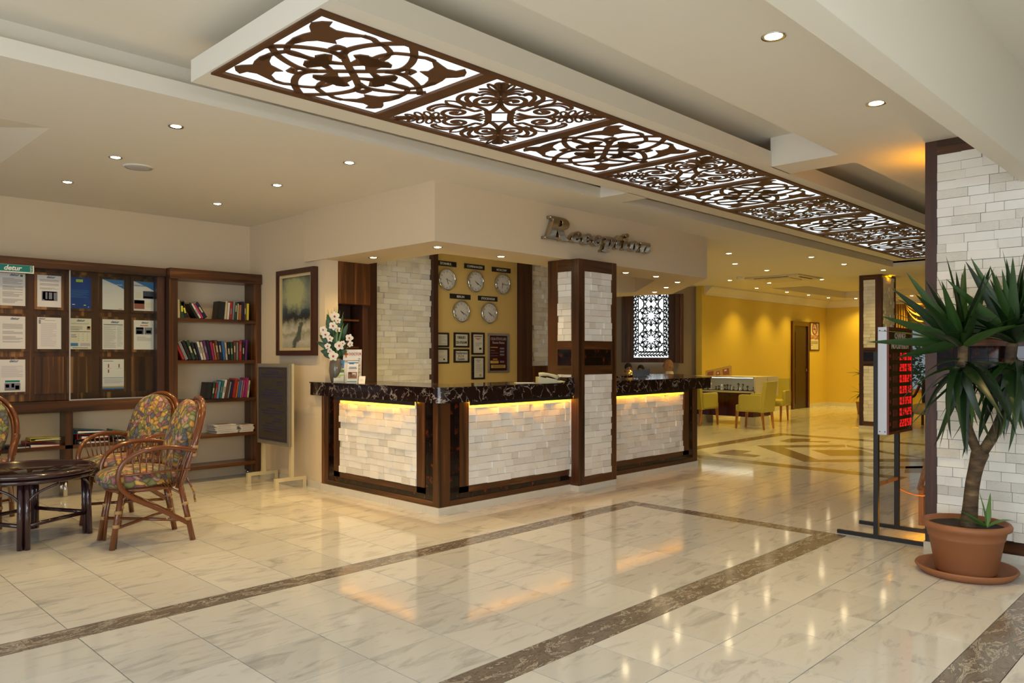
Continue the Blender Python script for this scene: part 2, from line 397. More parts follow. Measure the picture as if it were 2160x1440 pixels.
    def mesh(s, name, mats, off=(0,0,0)):
        me = bpy.data.meshes.new(name)
        me.from_pydata([(p[0]-off[0], p[1]-off[1], p[2]-off[2]) for p in s.v], [], s.f)
        for m in ([mats] if isinstance(mats, str) else mats): me.materials.append(MATS[m])
        me.polygons.foreach_set('material_index', s.mi); me.polygons.foreach_set('use_smooth', s.sm)
        me.update(); return me
    def build(s, name, mats, parent=None, kind=None, local=False):
        off = worldloc(parent) if (parent and not local) else (0,0,0)
        o = bpy.data.objects.new(name, s.mesh(name, mats, off)); COL.objects.link(o)
        if parent: o.parent = parent
        if kind: o['kind'] = kind
        return o
def tag(o, label, cat, group=None):
    o['label'] = label; o['category'] = cat
    if group: o['group'] = group
    return o
def thing(name, label, cat, loc=(0,0,0), rz=0.0, group=None):
    o = bpy.data.objects.new(name, None); COL.objects.link(o); o.empty_display_size = 0.1
    o.location = loc; o.rotation_euler = (0, 0, rz)
    return tag(o, label, cat, group)
def solo(mb, name, mats, label, cat, loc, group=None):
    """a thing that is one mesh; vertices are given in world space, origin at loc"""
    o = bpy.data.objects.new(name, mb.mesh(name, mats, loc)); COL.objects.link(o); o.location = loc
    return tag(o, label, cat, group)
def copy_tree(o, parent=None):
    c = o.copy(); COL.objects.link(c)
    if parent: c.parent = parent
    for ch in list(o.children): copy_tree(ch, c)
    return c
def B(*a): return MB().box(*a)
def smooth_path(pts, k=5):
    """Catmull-Rom through the points"""
    out = []; n = len(pts)
    for i in range(n-1):
        p0 = pts[max(i-1,0)]; p1 = pts[i]; p2 = pts[i+1]; p3 = pts[min(i+2,n-1)]
        for j in range(k):
            t = j/k
            out.append(tuple(0.5*((2*b)+(-a+c)*t+(2*a-5*b+4*c-d)*t*t+(-a+3*b-3*c+d)*t**3) for a,b,c,d in zip(p0,p1,p2,p3)))
    out.append(tuple(pts[-1])); return out
def text(body, size, loc, rot, mat, parent, name='lettering', extrude=0.0008, align='LEFT', bold=0.0, shear=0.0, sx=1.0, bevel=0.0):
    cu = bpy.data.curves.new('t', 'FONT'); cu.body = body; cu.size = size; cu.extrude = extrude; cu.align_x = align
    cu.offset = bold; cu.shear = shear; cu.resolution_u = 3; cu.bevel_depth = bevel; cu.bevel_resolution = 1
    ob = bpy.data.objects.new('t', cu); COL.objects.link(ob)
    me = bpy.data.meshes.new_from_object(ob.evaluated_get(bpy.context.evaluated_depsgraph_get()))
    bpy.data.objects.remove(ob); bpy.data.curves.remove(cu)
    me.materials.clear(); me.materials.append(MATS[mat])
    for p in me.polygons: p.material_index = 0
    o = bpy.data.objects.new(name, me); COL.objects.link(o)
    o.scale = (sx, 1, 1); o.rotation_euler = rot
    o.location = Vector(loc) - (worldloc(parent) if parent else Vector((0,0,0)))
    if parent: o.parent = parent
    return o
FACE_S = (PI/2, 0, 0)           # reads from -Y
FACE_W = (PI/2, 0, -PI/2)       # reads from -X
# unit cube shared by all stones and tiles
def unit_cube(mat):
    return B(-.5,.5,-.5,.5,-.5,.5).mesh('block', mat)
CUBES = {}
def block(name, mat, x0, x1, y0, y1, z0, z1, parent):
    if mat not in CUBES: CUBES[mat] = unit_cube(mat)
    o = bpy.data.objects.new(name, CUBES[mat]); COL.objects.link(o); o.parent = parent
    p = worldloc(parent)
    o.location = ((x0+x1)/2-p.x, (y0+y1)/2-p.y, (z0+z1)/2-p.z); o.scale = (x1-x0, y1-y0, z1-z0)
    return o
def stones(parent, axis, a0, a1, z0, z1, face, sgn, row=0.065, lmin=0.10, lmax=0.22, deep=0.03, seed=1, pit=0.3):
    """split-face stones set in rows; axis 'x' or 'y' runs along the wall, the face looks towards sgn of the other axis"""
    rg = random.Random(seed); nr = max(1, round((z1-z0)/row)); h = (z1-z0)/nr; g = 0.0012; n = 0
    for i in range(nr):
        a = a0; first = True
        while a < a1 - 1e-6:
            l = rg.uniform(lmin, lmax)
            if first: l *= rg.uniform(0.45, 1.0); first = False
            b = a + l
            if a1 - b < lmin * 0.55: b = a1
            d = rg.choice((0.004, 0.010, 0.016, 0.022, 0.028)) * deep / 0.03
            m = 'white_stone_pitted' if rg.random() < pit else 'white_stone'
            zz0, zz1 = z0 + i*h + g, z0 + (i+1)*h - g
            f0, f1 = sorted((face, face + sgn*(d+0.002)))
            if axis == 'x': block('stone_block', m, a+g, b-g, f0, f1, zz0, zz1, parent)
            else: block('stone_block', m, f0, f1, a+g, b-g, zz0, zz1, parent)
            n += 1; a = b
    return n
def struct(mb, name, mats, parent=None):
    return mb.build(name, mats, parent, kind='structure')
# ------------------------------------------------------------------ floor
floor = struct(B(-4, 24, -4, 14.5, -0.20, -0.012), 'floor', 'grout')
def in_view(x, y):
    d = x*0.7133+y*0.7009; r = x*0.7009-y*0.7133
    if d < 2.6: return None
    u = 1080+1622*r/d; v = 750+1622*1.42/d
    return (u, v, d) if -60 < u < 2220 and v < 1500 else None
GX = 1.23; PX = 0.436
ys = []                                   # tile rows between the dark bands
def rows(a, b, n): 
    for i in range(n): ys.append((a+(b-a)*i/n, a+(b-a)*(i+1)/n))
rows(-3.9, 0.83, 10); rows(1.04, 2.37, 3); rows(2.57, 3.885, 3); ys.append((3.885, 4.27)); ys.append((4.45, 4.97)); rows(4.97, 14.3, 21)
tiles = []
for (y0, y1) in ys:
    for i in range(-12, 11):
        tiles.append((GX+PX*i, 6.19 if i == 10 and (y0 > 4.4 or y1 < 2.4) else GX+PX*(i+1), y0, y1))
tiles = [t for t in tiles if t[1] < 6.03 or t[2] > 4.4 or t[3] < 2.4]
for i in range(11, 54):                   # beyond the band: larger slabs laid in staggered courses
    pass
yy = -3.9; k = 0
while yy < 14.2:
    h = 0.44; o = (k % 3) * 0.29; x = 6.19
    while x < 23.8:
        x1 = min(x + (0.88 if x > 6.19 else 0.45 + o), 23.9)
        if x1 > 6.03 + 0.3: tiles.append((x, x1, yy, yy+h))
        x = x1
    yy += h; k += 1
seen = []; rest = []
for t in tiles:
    q = [in_view(x, y) for x in (t[0], t[1]) for y in (t[2], t[3])]
    q = [a for a in q if a]
    if t[0] < 6.02 and t[1] > 6.04 and t[2] > 4.4: pass
    if q: seen.append((min(a[2] for a in q), t))
    else: rest.append(t)
seen.sort(key=lambda a: a[0])
g = 0.0026
def clip(t):
    x0, x1, y0, y1 = t
    if x0 < 6.19 and x1 > 6.19 and (y0 > 4.4 or y1 < 2.4): x1 = 6.19
    return x0, x1, y0, y1
for d, t in seen[:300]:
    x0, x1, y0, y1 = clip(t); block('tile', 'tile_marble', x0+g, x1-g, y0+g, y1-g, -0.012, 0.0, floor)
m = MB()
for t in [a[1] for a in seen[300:]] + rest:
    x0, x1, y0, y1 = clip(t); m.box(x0+g, x1-g, y0+g, y1-g, -0.012, 0.0)
m.build('tile', 'tile_marble', floor, kind='stuff')
def band(pts, mat='band_marble', z=0.0):
    m = MB(); m.prism(pts, lambda u, v, d: (u, v, d), -0.011, z); return m.build('floor_band', mat, floor)
def rect(x0, x1, y0, y1): return [(x0, y0), (x1, y0), (x1, y1), (x0, y1)]
for a in range(-3, 6): band(rect(a*1.0+0.02, a*1.0+1.018, 4.2715, 4.4485))
band([(6.02, 4.2715), (6.188, 4.4485), (5.02+1.0, 4.4485)]); band([(6.022, 4.2715), (6.188, 4.2715), (6.188, 4.447)])
for y in (2.572, 3.14, 3.70): band(rect(6.032, 6.188, y, y+0.564))
for a in range(-4, 6): band(rect(a*1.1-0.5, a*1.1+0.598, 2.3715, 2.5685))
band(rect(6.1, 6.188, 2.3715, 2.5685))
for a in range(-3, 5): band(rect(a*1.2+0.1, a*1.2+1.298, 0.8315, 1.0385))
# the inlaid star of grey marble in the far hall
Z = 0.0012; MM = 'medallion_marble'
for pts in ([(10.68,6.40),(13.5,6.40),(13.2,6.16),(10.23,6.16)], [(13.5,6.40),(13.2,6.16),(13.25,2.6),(13.5,2.6)],
            [(9.70,5.86),(9.42,5.62),(9.42,3.0),(9.66,3.0)],
            [(12.23,5.79),(12.74,5.84),(12.96,5.57),(12.63,5.45),(12.83,5.175),(12.57,5.14),(12.42,5.46),(12.15,5.57)],
            [(9.98,5.757),(10.635,5.768),(10.666,5.478),(10.318,5.451),(10.293,5.147),(10.058,5.123)],
            [(11.395,5.775),(10.075,4.413),(10.427,4.376),(11.415,5.324)], [(11.42,5.75),(12.456,4.807),(12.2,4.70),(11.43,5.33)],
            [(11.424,4.90),(11.95,4.373),(11.451,3.93),(10.95,4.42)], [(10.10,4.39),(10.43,4.36),(11.60,3.36),(11.29,3.22)],
            [(12.46,4.78),(12.23,4.68),(11.62,3.68),(11.62,3.38)], [(10.20,3.70),(10.82,3.12),(10.62,3.05),(10.05,3.55)],
            [(10.57,3.31),(10.812,3.131),(10.2,2.93),(9.98,3.14)]):
    band(pts, MM, Z)

# ------------------------------------------------------------------ walls
wl = struct(B(-4, 4.58, 8.80, 8.95, 0, 3.2), 'wall_back', 'wall_paint')
wr = struct(B(4.42, 4.58, 7.12, 8.80, 0, 2.98), 'wall_left', 'wall_paint')
def bboard(name, x0, x1, y0, y1, h=0.075):
    return struct(B(x0, x1, y0, y1, 0, h), name, 'plinth_marble')
bboard('baseboard_left', 4.405, 4.42, 7.17, 8.5)
wd = struct(B(15.2, 22.2, 9.0, 9.15, 0, 3.0), 'wall_right', 'yellow_paint')
m = MB()                                                   # far wall with the window opening
m.box(22.0, 22.15, 6.92, 9.0, 0, 3.0).box(22.0, 22.15, 4.5, 6.92, 2.27, 3.0).box(22.0, 22.15, 4.5, 6.92, 0, 0.45).box(22.0, 22.15, -4, 4.5, 0, 3.0)
wf = struct(m, 'wall_far', 'yellow_paint')
bboard('baseboard_right', 15.2, 19.66, 8.985, 9.0, 0.1); bboard('baseboard_right', 20.8, 22.0, 8.985, 9.0, 0.1); bboard('baseboard_far', 21.985, 22.0, 4.0, 9.0, 0.1)
struct(B(-4, 24, -4.15, -4.0, 0, 3.3), 'light_block_wall', 'wall_paint')  # unseen, added behind the camera to keep daylight off the lintel
# slanting wall behind the reception, seen square on
dv = Vector((0.7133, 0.7009, 0)); rv = Vector((0.7009, -0.7133, 0))
def diag(d, r, z): return tuple(dv*d + rv*r + Vector((0, 0, z)))
m = MB(); m.add([diag(17.45, -4.5, 0), diag(17.45, 4.30, 0), diag(17.65, 4.30, 0), diag(17.65, -4.5, 0), diag(17.45, -4.5, 3), diag(17.45, 4.30, 3), diag(17.65, 4.30, 3), diag(17.65, -4.5, 3)],
      [(0,3,2,1),(4,5,6,7),(0,1,5,4),(1,2,6,5),(2,3,7,6),(3,0,4,7)])
struct(m, 'wall_slant', 'grey_wallpaper')
# the reception's own back wall, with its stone panels
wb = struct(B(4.58, 8.60, 7.52, 7.66, 0, 2.78), 'wall_reception', 'clock_wall_paint')
stones(wb, 'x', 5.30, 6.163, 0.4, 2.76, 7.52, -1, seed=3, deep=0.05)
stones(wb, 'x', 7.96, 8.50, 1.276, 2.76, 7.52, -1, seed=4, deep=0.05)
m = MB().box(6.163, 6.24, 7.43, 7.52, 0, 2.76).box(7.755, 7.96, 7.42, 7.52, 0, 2.76).box(8.50, 8.60, 7.42, 7.52, 0, 2.76)
m.build('trim_post', 'dark_walnut', wb)
B(7.96, 8.50, 7.47, 7.52, 0.0, 1.272).build('wood_panel', 'walnut', wb)
B(5.13, 5.30, 7.42, 7.52, 0, 2.76).build('trim_post', 'dark_walnut', wb)
# ------------------------------------------------------------------ ceilings
Zc = 2.98
m = MB()
m.box(1.54, 23, 4.70, 5.95, Zc, 3.08)                       # strip along the recess
m.box(1.54, 16.9, 5.95, 14.5, Zc, 3.08).box(-4, 1.54, 4.70, 5.95, Zc, 3.08)
m.box(21.3, 23, 5.95, 14.5, Zc, 3.08).box(16.9, 21.3, 8.2, 14.5, Zc, 3.08)
m.box(14.35, 23, 2.37, 4.70, Zc, 3.08)
m.box(-4, 23, 1.19, 2.37, Zc, 3.22).box(6.9, 23, -4, 1.19, Zc, 3.16)
cl = struct(m, 'ceiling', 'ceiling_paint')
# shallow hipped tray over the seating corner, and the tray in the far hall
c = (1.54, 5.95, Zc)
m = MB().add([(1.54,5.95,Zc),(-4,5.95,Zc),(-4,6.75,3.08),(1.18,6.75,3.08)], [(0,1,2,3)])
m.add([(1.54,5.95,Zc),(1.18,6.75,3.08),(1.18,8.8,3.08),(1.54,8.8,Zc)], [(0,1,2,3)])
m.add([(1.18,6.75,3.08),(-4,6.75,3.08),(-4,8.8,3.08),(1.18,8.8,3.08)], [(0,1,2,3)])
struct(m, 'ceiling', 'ceiling_paint')
m = MB().box(16.9, 21.3, 5.95, 8.2, 3.16, 3.2).box(16.8, 16.9, 5.95, 8.2, 3.08, 3.2).box(21.3, 21.4, 5.95, 8.2, 3.08, 3.2).box(16.8, 21.4, 8.2, 8.3, 3.08, 3.2).box(16.8, 21.4, 5.85, 5.95, 3.08, 3.2)
struct(m, 'ceiling', 'ceiling_paint')
# deep recess round the light box, crossbars, upstand
m = MB().box(-4, 14.45, 2.2, 4.95, 3.22, 3.28).box(-4, 14.4, 4.83, 4.95, 3.08, 3.22).box(14.35, 14.45, 2.37, 4.83, 3.05, 3.22)
m.box(6.03, 6.37, 2.37, 2.93, Zc, 3.22).box(6.03, 6.37, 4.37, 4.70, Zc, 3.22)
struct(m, 'ceiling', 'ceiling_paint')
# glass-front bulkhead and the entrance ceiling in front of it
struct(B(-4, 6.14, 1.07, 1.19, 2.60, 3.24), 'lintel', 'ceiling_paint')
struct(B(-4, 6.2, -4, 1.07, 3.19, 3.26), 'ceiling', 'ceiling_paint')
# coving along the yellow walls
m = MB(); pr = [(0, 0), (0, -0.20), (-0.03, -0.20), (-0.05, -0.15), (-0.17, -0.05), (-0.20, -0.03), (-0.20, 0)]
m.prism(pr, lambda u, v, d: (d, 9.0+u, Zc+v), 15.3, 22.0)
m.prism(pr, lambda u, v, d: (22.0+u, d, Zc+v), 4.5, 9.0)
struct(m, 'trim_1', 'ceiling_paint')

# ------------------------------------------------------------------ soffit over the reception
def offs(p): return p
outer = [(4.39, 5.275), (9.04, 5.275), (10.95, 7.05), (10.75, 8.1), (10.3, 8.6), (9.6, 8.6), (9.6, 7.9), (10.05, 7.75), (10.2, 7.25), (8.75, 5.88), (4.98, 5.88), (4.98, 7.50), (4.39, 7.50)]
m = MB().prism(outer, lambda u, v, d: (u, v, d), 2.44, Zc)
so = struct(m, 'ceiling_soffit', 'wall_paint')
struct(MB().prism([(4.98, 5.88), (8.75, 5.88), (10.2, 7.25), (10.05, 7.75), (9.6, 8.6), (4.98, 8.6)], lambda u, v, d: (u, v, d), 2.76, 2.84), 'ceiling_soffit', 'ceiling_paint')

# ------------------------------------------------------------------ pierced light box hung in the recess
PA_S = {
 'head': [(0.876, -0.885), (0.958, -0.828), (1.018, -0.736), (0.984, -0.653), (0.9, -0.558), (0.934, -0.466), (0.956, -0.319), (0.936, -0.2), (0.872, -0.211), (0.816, -0.353), (0.742, -0.438), (0.682, -0.458), (0.554, -0.502), (0.62, -0.566), (0.594, -0.687), (0.516, -0.755), (0.44, -0.821), (0.416, -0.866), (0.616, -0.794), (0.74, -0.753), (0.844, -0.779)],
 'A1': [(0.474, -0.826), (0.432, -0.828), (0.35, -0.83), (0.272, -0.794), (0.182, -0.785), (0.086, -0.738), (0.024, -0.696), (-0.004, -0.636), (-0.036, -0.555), (-0.044, -0.466)],
 'A2': [(0.906, -0.375), (0.902, -0.191), (0.862, -0.068), (0.796, 0.011), (0.716, 0.021), (0.61, 0.008), (0.52, 0.013), (0.458, 0.04)],
 'b': [(0.006, -1.004), (0.192, -0.826), (0.316, -0.647), (0.376, -0.464), (0.354, -0.34), (0.274, -0.251), (0.148, -0.13), (0.0, 0.0)],
 'c': [(0.282, -0.24), (0.396, -0.289), (0.526, -0.292), (0.712, -0.221), (0.88, -0.119), (1.058, 0.053)],
 'ring': [(0.472, -0.409), (0.484, -0.387), (0.49, -0.36), (0.486, -0.334), (0.472, -0.315), (0.452, -0.302), (0.428, -0.3), (0.404, -0.309), (0.384, -0.326), (0.372, -0.351), (0.368, -0.377), (0.372, -0.402), (0.384, -0.423), (0.404, -0.434), (0.428, -0.436), (0.452, -0.426)],
 'tip': [(0.4, -0.472), (0.444, -0.491), (0.51, -0.489), (0.546, -0.47), (0.548, -0.43), (0.556, -0.345), (0.502, -0.36), (0.472, -0.423)],
 'T1': [(0.094, -0.125), (0.014, -0.223), (-0.066, -0.24), (-0.128, -0.319), (-0.232, -0.36), (-0.224, -0.409), (-0.166, -0.455), (-0.08, -0.464), (0.004, -0.464), (0.07, -0.44), (0.13, -0.474), (0.216, -0.44), (0.256, -0.375), (0.168, -0.311), (0.158, -0.194)],
 'T2': [(0.164, -0.102), (0.222, -0.138), (0.33, -0.098), (0.418, -0.236), (0.496, -0.204), (0.548, -0.096), (0.49, -0.025), (0.524, 0.074), (0.514, 0.17), (0.432, 0.228), (0.418, 0.158), (0.352, 0.092), (0.272, 0.091), (0.202, 0.126), (0.308, -0.006)],
}
PB_S = {
 'q1': [(-0.452, -0.434), (-0.32, -0.336), (-0.226, -0.283), (-0.106, -0.236), (-0.03, -0.249)],
 'q2': [(-0.15, -0.106), (-0.08, -0.174), (-0.018, -0.238)],
 'q3': [(-0.03, -0.249), (0.022, -0.177), (0.1, -0.098)],
 'body': [(-0.564, -0.515), (-0.536, -0.542), (-0.452, -0.489), (-0.34, -0.374), (-0.28, -0.289), (-0.308, -0.291)],
 's1': [(-0.464, -0.491), (-0.428, -0.619), (-0.35, -0.679), (-0.262, -0.67), (-0.198, -0.623), (-0.164, -0.538), (-0.212, -0.462), (-0.282, -0.428), (-0.368, -0.458), (-0.386, -0.498), (-0.352, -0.557), (-0.308, -0.579), (-0.278, -0.56), (-0.306, -0.506)],
 'c1': [(-0.03, -0.249), (-0.078, -0.323), (-0.098, -0.406), (-0.1, -0.489), (-0.11, -0.579), (-0.156, -0.691), (-0.22, -0.792), (-0.298, -0.838), (-0.366, -0.832), (-0.388, -0.758)],
 'c2': [(-0.052, -0.536), (-0.06, -0.615), (-0.092, -0.723), (-0.11, -0.817), (-0.182, -0.883), (-0.272, -0.913), (-0.356, -0.892), (-0.398, -0.826), (-0.388, -0.758)],
 'lf1': [(0.006, -0.592), (-0.048, -0.738), (-0.05, -0.834), (0.016, -0.925)],
 'lf2': [(0.014, -0.585), (0.066, -0.683), (0.082, -0.792), (0.03, -0.896)],
 'h1': [(-0.042, -0.372), (0.044, -0.396), (0.04, -0.509), (0.058, -0.619), (0.074, -0.747), (0.124, -0.853), (0.218, -0.896), (0.322, -0.894), (0.38, -0.864), (0.404, -0.806), (0.374, -0.77)],
 'h2': [(0.076, -0.587), (0.11, -0.691), (0.154, -0.768), (0.232, -0.825), (0.36, -0.817)],
 's2': [(0.06, -0.26), (0.22, -0.275), (0.348, -0.351), (0.42, -0.436), (0.422, -0.562), (0.374, -0.638), (0.284, -0.668), (0.204, -0.638), (0.148, -0.568), (0.148, -0.479), (0.202, -0.442), (0.28, -0.455), (0.314, -0.517), (0.298, -0.562), (0.244, -0.558), (0.222, -0.506)],
 'lens': [(0.09, -0.166), (0.176, -0.202), (0.262, -0.238)],
 'mid': [(0.488, -0.47), (0.57, -0.532), (0.676, -0.625), (0.834, -0.77), (0.962, -0.9)],
 'y1': [(0.616, -0.592), (0.518, -0.592), (0.424, -0.655), (0.418, -0.709), (0.486, -0.698), (0.528, -0.647)],
 'y2': [(0.662, -0.636), (0.544, -0.677), (0.474, -0.777), (0.492, -0.825), (0.566, -0.775), (0.606, -0.691)],
 'y3': [(0.704, -0.675), (0.616, -0.762), (0.572, -0.857), (0.598, -0.896), (0.664, -0.838), (0.69, -0.757)],
 'y4': [(0.75, -0.711), (0.708, -0.821), (0.704, -0.894), (0.74, -0.936), (0.768, -0.862), (0.776, -0.777)],
 'tipm': [(0.824, -0.76), (0.828, -0.843), (0.898, -0.894), (0.988, -0.925)],
 'ring': [(-0.796, -0.815), (-0.776, -0.792), (-0.764, -0.768), (-0.76, -0.747), (-0.766, -0.734), (-0.78, -0.728), (-0.8, -0.732), (-0.826, -0.745), (-0.85, -0.764), (-0.868, -0.787), (-0.882, -0.811), (-0.886, -0.83), (-0.88, -0.843), (-0.866, -0.849), (-0.844, -0.845), (-0.82, -0.834)],
 'fan0': [(-0.766, -0.709), (-0.738, -0.734), (-0.626, -0.715), (-0.498, -0.604), (-0.504, -0.547), (-0.606, -0.581)],
 'f1': [(-0.668, -0.702), (-0.714, -0.808), (-0.742, -0.892), (-0.738, -0.957)],
 'f2': [(-0.644, -0.698), (-0.648, -0.796), (-0.682, -0.889), (-0.738, -0.957)],
 'f3': [(-0.616, -0.689), (-0.626, -0.792), (-0.6, -0.864), (-0.548, -0.906)],
 'f4': [(-0.578, -0.66), (-0.57, -0.758), (-0.536, -0.815), (-0.464, -0.834)],
 'f5': [(-0.536, -0.621), (-0.518, -0.711), (-0.48, -0.755), (-0.41, -0.743)],
}
lb = thing('ceiling_lightbox', 'long backlit ceiling panel of pierced brown scrollwork in a white casing', 'ceiling light', (7.6, 3.6, 2.98))
CX0, CP, CY = 2.395, 1.14, 3.59
PA_S = {k: [(u*0.95, v) for u, v in q] for k, q in PA_S.items()}
XE = CX0 + CP*9.5
X0, X1 = 1.845, 13.45
m = MB().box(X0, X1, 2.92, 3.035, Zc, 3.105).box(X0, X1, 4.155, 4.38, Zc, 3.105).box(X0, 1.86, 3.035, 4.155, Zc, 3.105).box(XE, X1, 3.035, 4.155, Zc, 3.105)
m.box(1.86, XE, 3.035, 4.155, 3.075, 3.105).box(2.1, 13.2, 3.15, 4.15, 3.105, 3.22)
m.build('casing', 'ceiling_paint', lb)
m = MB().box(1.86, XE, 3.035, 3.08, 2.969, 2.986).box(1.86, XE, 4.10, 4.155, 2.969, 2.986).box(1.86, 1.895, 3.08, 4.10, 2.969, 2.986).box(XE-.045, XE, 3.08, 4.10, 2.969, 2.986)
m.build('frame', 'lattice_brown', lb)
for i in range(9):
    x = CX0 + CP*(i+0.5); B(x-0.05, x+0.05, 3.08, 4.10, 2.969, 2.986).build('crossbar', 'lattice_brown', lb)
B(1.87, XE-.01, 3.04, 4.15, 2.986, 3.0).build('diffuser', 'lightbox_white', lb)
SX, SY = 0.5, 0.53
def lat_fn(T):
    def f(u, v, d):
        a, b = T(u, v); a = max(-1.045, min(1.045, a)); b = max(-0.98, min(0.98, b))
        return (a*SX, b*SY, d)
    return f
def flower_panel():
    m = MB()
    for T in (lambda u, v: (u, v), lambda u, v: (-u, v), lambda u, v: (u, -v), lambda u, v: (-u, -v)):
        f = lat_fn(T); z0, z1 = 0, 0.005
        m.prism(PA_S['head'], f, z0, z1); m.prism(PA_S['T1'], f, z0, z1); m.prism(PA_S['T2'], f, z0, z1); m.prism(PA_S['tip'], f, z0, z1)
        for k, w in (('A1', .032), ('A2', .034), ('b', .042), ('c', .039)):
            m.ribbon(smooth_path(PA_S[k], 4), w, f, z0, z1)
        m.ribbon(PA_S['ring'], .03, f, z0, z1, closed=True)
    return m.mesh('pierced_panel', 'lattice_brown')
def palm_panel():
    m = MB()
    for T in (lambda u, v: (u, v), lambda u, v: (v, u), lambda u, v: (-v, -u), lambda u, v: (-u, -v)):
        f = lat_fn(T); z0, z1 = 0, 0.005
        for k in ('body', 'fan0'): m.prism(PB_S[k], f, z0, z1)
        for k, w in (('q1', 0.0347), ('q2', 0.0157), ('q3', 0.0434), ('s1', 0.0312), ('c1', 0.0295), ('c2', 0.0295), ('lf1', 0.0139), ('lf2', 0.0174), ('h1', 0.0260), ('h2', 0.0174), ('s2', 0.0295), ('lens', 0.0174), ('mid', 0.0260),
                     ('y1', 0.0157), ('y2', 0.0157), ('y3', 0.0157), ('y4', 0.0157), ('tipm', 0.0157), ('f1', 0.0190), ('f2', 0.0139), ('f3', 0.0209), ('f4', 0.0209), ('f5', 0.0209)):
            m.ribbon(smooth_path(PB_S[k], 3), w, f, z0, z1)
        m.ribbon(PB_S['ring'], .028, f, z0, z1, closed=True)
    return m.mesh('pierced_panel', 'lattice_brown')
pm = (flower_panel(), palm_panel())
for i in range(10):
    o = bpy.data.objects.new('pierced_panel', pm[i % 2]); COL.objects.link(o); o.parent = lb
    o.location = (CX0 + CP*i - 7.6, CY - 3.6, -0.001)

# ------------------------------------------------------------------ pillars
def stone_face(p, axis, a0, a1, face, sgn, seed, lower=True, zt=2.31, lowz=1.222):
    """wood frame round two stone fields, with a band of tortoiseshell tile between them"""
    def bx(u0, u1, z0, z1, d, mat, name):
        f0, f1 = sorted((face, face + sgn*d))
        (B(u0, u1, f0, f1, z0, z1) if axis == 'x' else B(f0, f1, u0, u1, z0, z1)).build(name, mat, p)
    n = 0
    n += stones(p, axis, a0, a1, 1.576, zt, face, sgn, seed=seed, deep=0.02)
    if lower: n += stones(p, axis, a0, a1, 0.15, lowz, face, sgn, seed=seed+50, deep=0.02)
    w = (a1-a0)/max(1, round((a1-a0)/0.11))
    i = 0
    while a0 + i*w < a1 - 1e-4:
        for k in range(2):
            bx(a0+i*w+.001, a0+(i+1)*w-.001, 1.318+k*.084+.001, 1.318+(k+1)*.084-.001, 0.006, 'tortoise_tile', 'tile')
        i += 1
def pillar(label, x0, x1, y0, y1, H, faces, seed):
    p = thing('pillar', label, 'pillar', ((x0+x1)/2, (y0+y1)/2, 0))
    m = MB().box(x0, x1, y0, y1, 0.06, H); m.build('core', 'dark_gap', p)
    B(x0-0.012, x1+0.012, y0-0.012, y1+0.012, 0.0, 0.062).build('plinth', 'plinth_marble', p)
    for (ax, sgn, a0, a1, low, zt) in faces:
        if ax == 'x': lo, hi, fc = x0, x1, (y0 if sgn < 0 else y1)
        else: lo, hi, fc = y0, y1, (x0 if sgn < 0 else x1)
        f0, f1 = sorted((fc, fc + sgn*0.014))
        def bx(u0, u1, z0, z1, mat, nm):
            (B(u0, u1, f0, f1, z0, z1) if ax == 'x' else B(f0, f1, u0, u1, z0, z1)).build(nm, mat, p)
        e0, e1 = (lo-0.014, hi+0.014) if ax == 'x' else (lo, hi)
        bx(e0, a0, 0.062, H, 'walnut' if H < 2.6 else 'dark_walnut', 'stile'); bx(a1, e1, 0.062, H, 'walnut' if H < 2.6 else 'dark_walnut', 'stile')
        for (z0, z1) in ((0.062, 0.15), (1.222, 1.316), (1.488, 1.576), (zt, H)): bx(a0, a1, z0, z1, 'walnut_across', 'rail')
        stone_face(p, ax, a0, a1, fc, sgn, seed, low, zt); seed += 7
    return p
pillar('walnut framed pillar with white stone fields rising through the reception counter', 6.215, 6.84, 5.134, 5.55, 2.435,
       [('x', -1, 6.30, 6.765, True, 2.31), ('y', -1, 5.22, 5.41, True, 2.31)], 11)
pillar('walnut framed pillar with white stone fields standing alone in the far yellow hall', 15.45, 16.22, 5.28, 5.68, 2.98,
       [('y', -1, 5.38, 5.60, True, 2.885), ('x', -1, 15.53, 16.15, True, 2.94)], 31)
pillar('broad stone faced pillar in a dark wood frame behind the potted yucca', 6.154, 6.88, 0.30, 1.79, 2.98,
       [('y', -1, 0.42, 1.712, True, 2.875)], 57)
# amber strips on the pillars
led = solo(B(6.3, 6.84, 1.815, 1.835, 2.70, 2.72), 'light_strip', 'amber_led', 'amber light strip high on the hidden side of the yucca pillar', 'light strip', (6.57, 1.82, 2.71))
led = solo(B(6.4, 6.84, 1.815, 1.835, 0.10, 0.115), 'light_strip', 'amber_led', 'amber light strip at the foot of the yucca pillar', 'light strip', (6.6, 1.82, 0.1))
led = solo(B(15.78, 15.86, 5.23, 5.24, 2.955, 2.965), 'light_strip', 'amber_led', 'amber light strip at the top of the lone far pillar', 'light strip', (15.8, 5.21, 2.95))
led = solo(B(15.6, 15.8, 5.71, 5.72, 0.08, 0.09), 'light_strip', 'amber_led', 'amber light strip at the foot of the lone far pillar', 'light strip', (15.7, 5.72, 0.09))

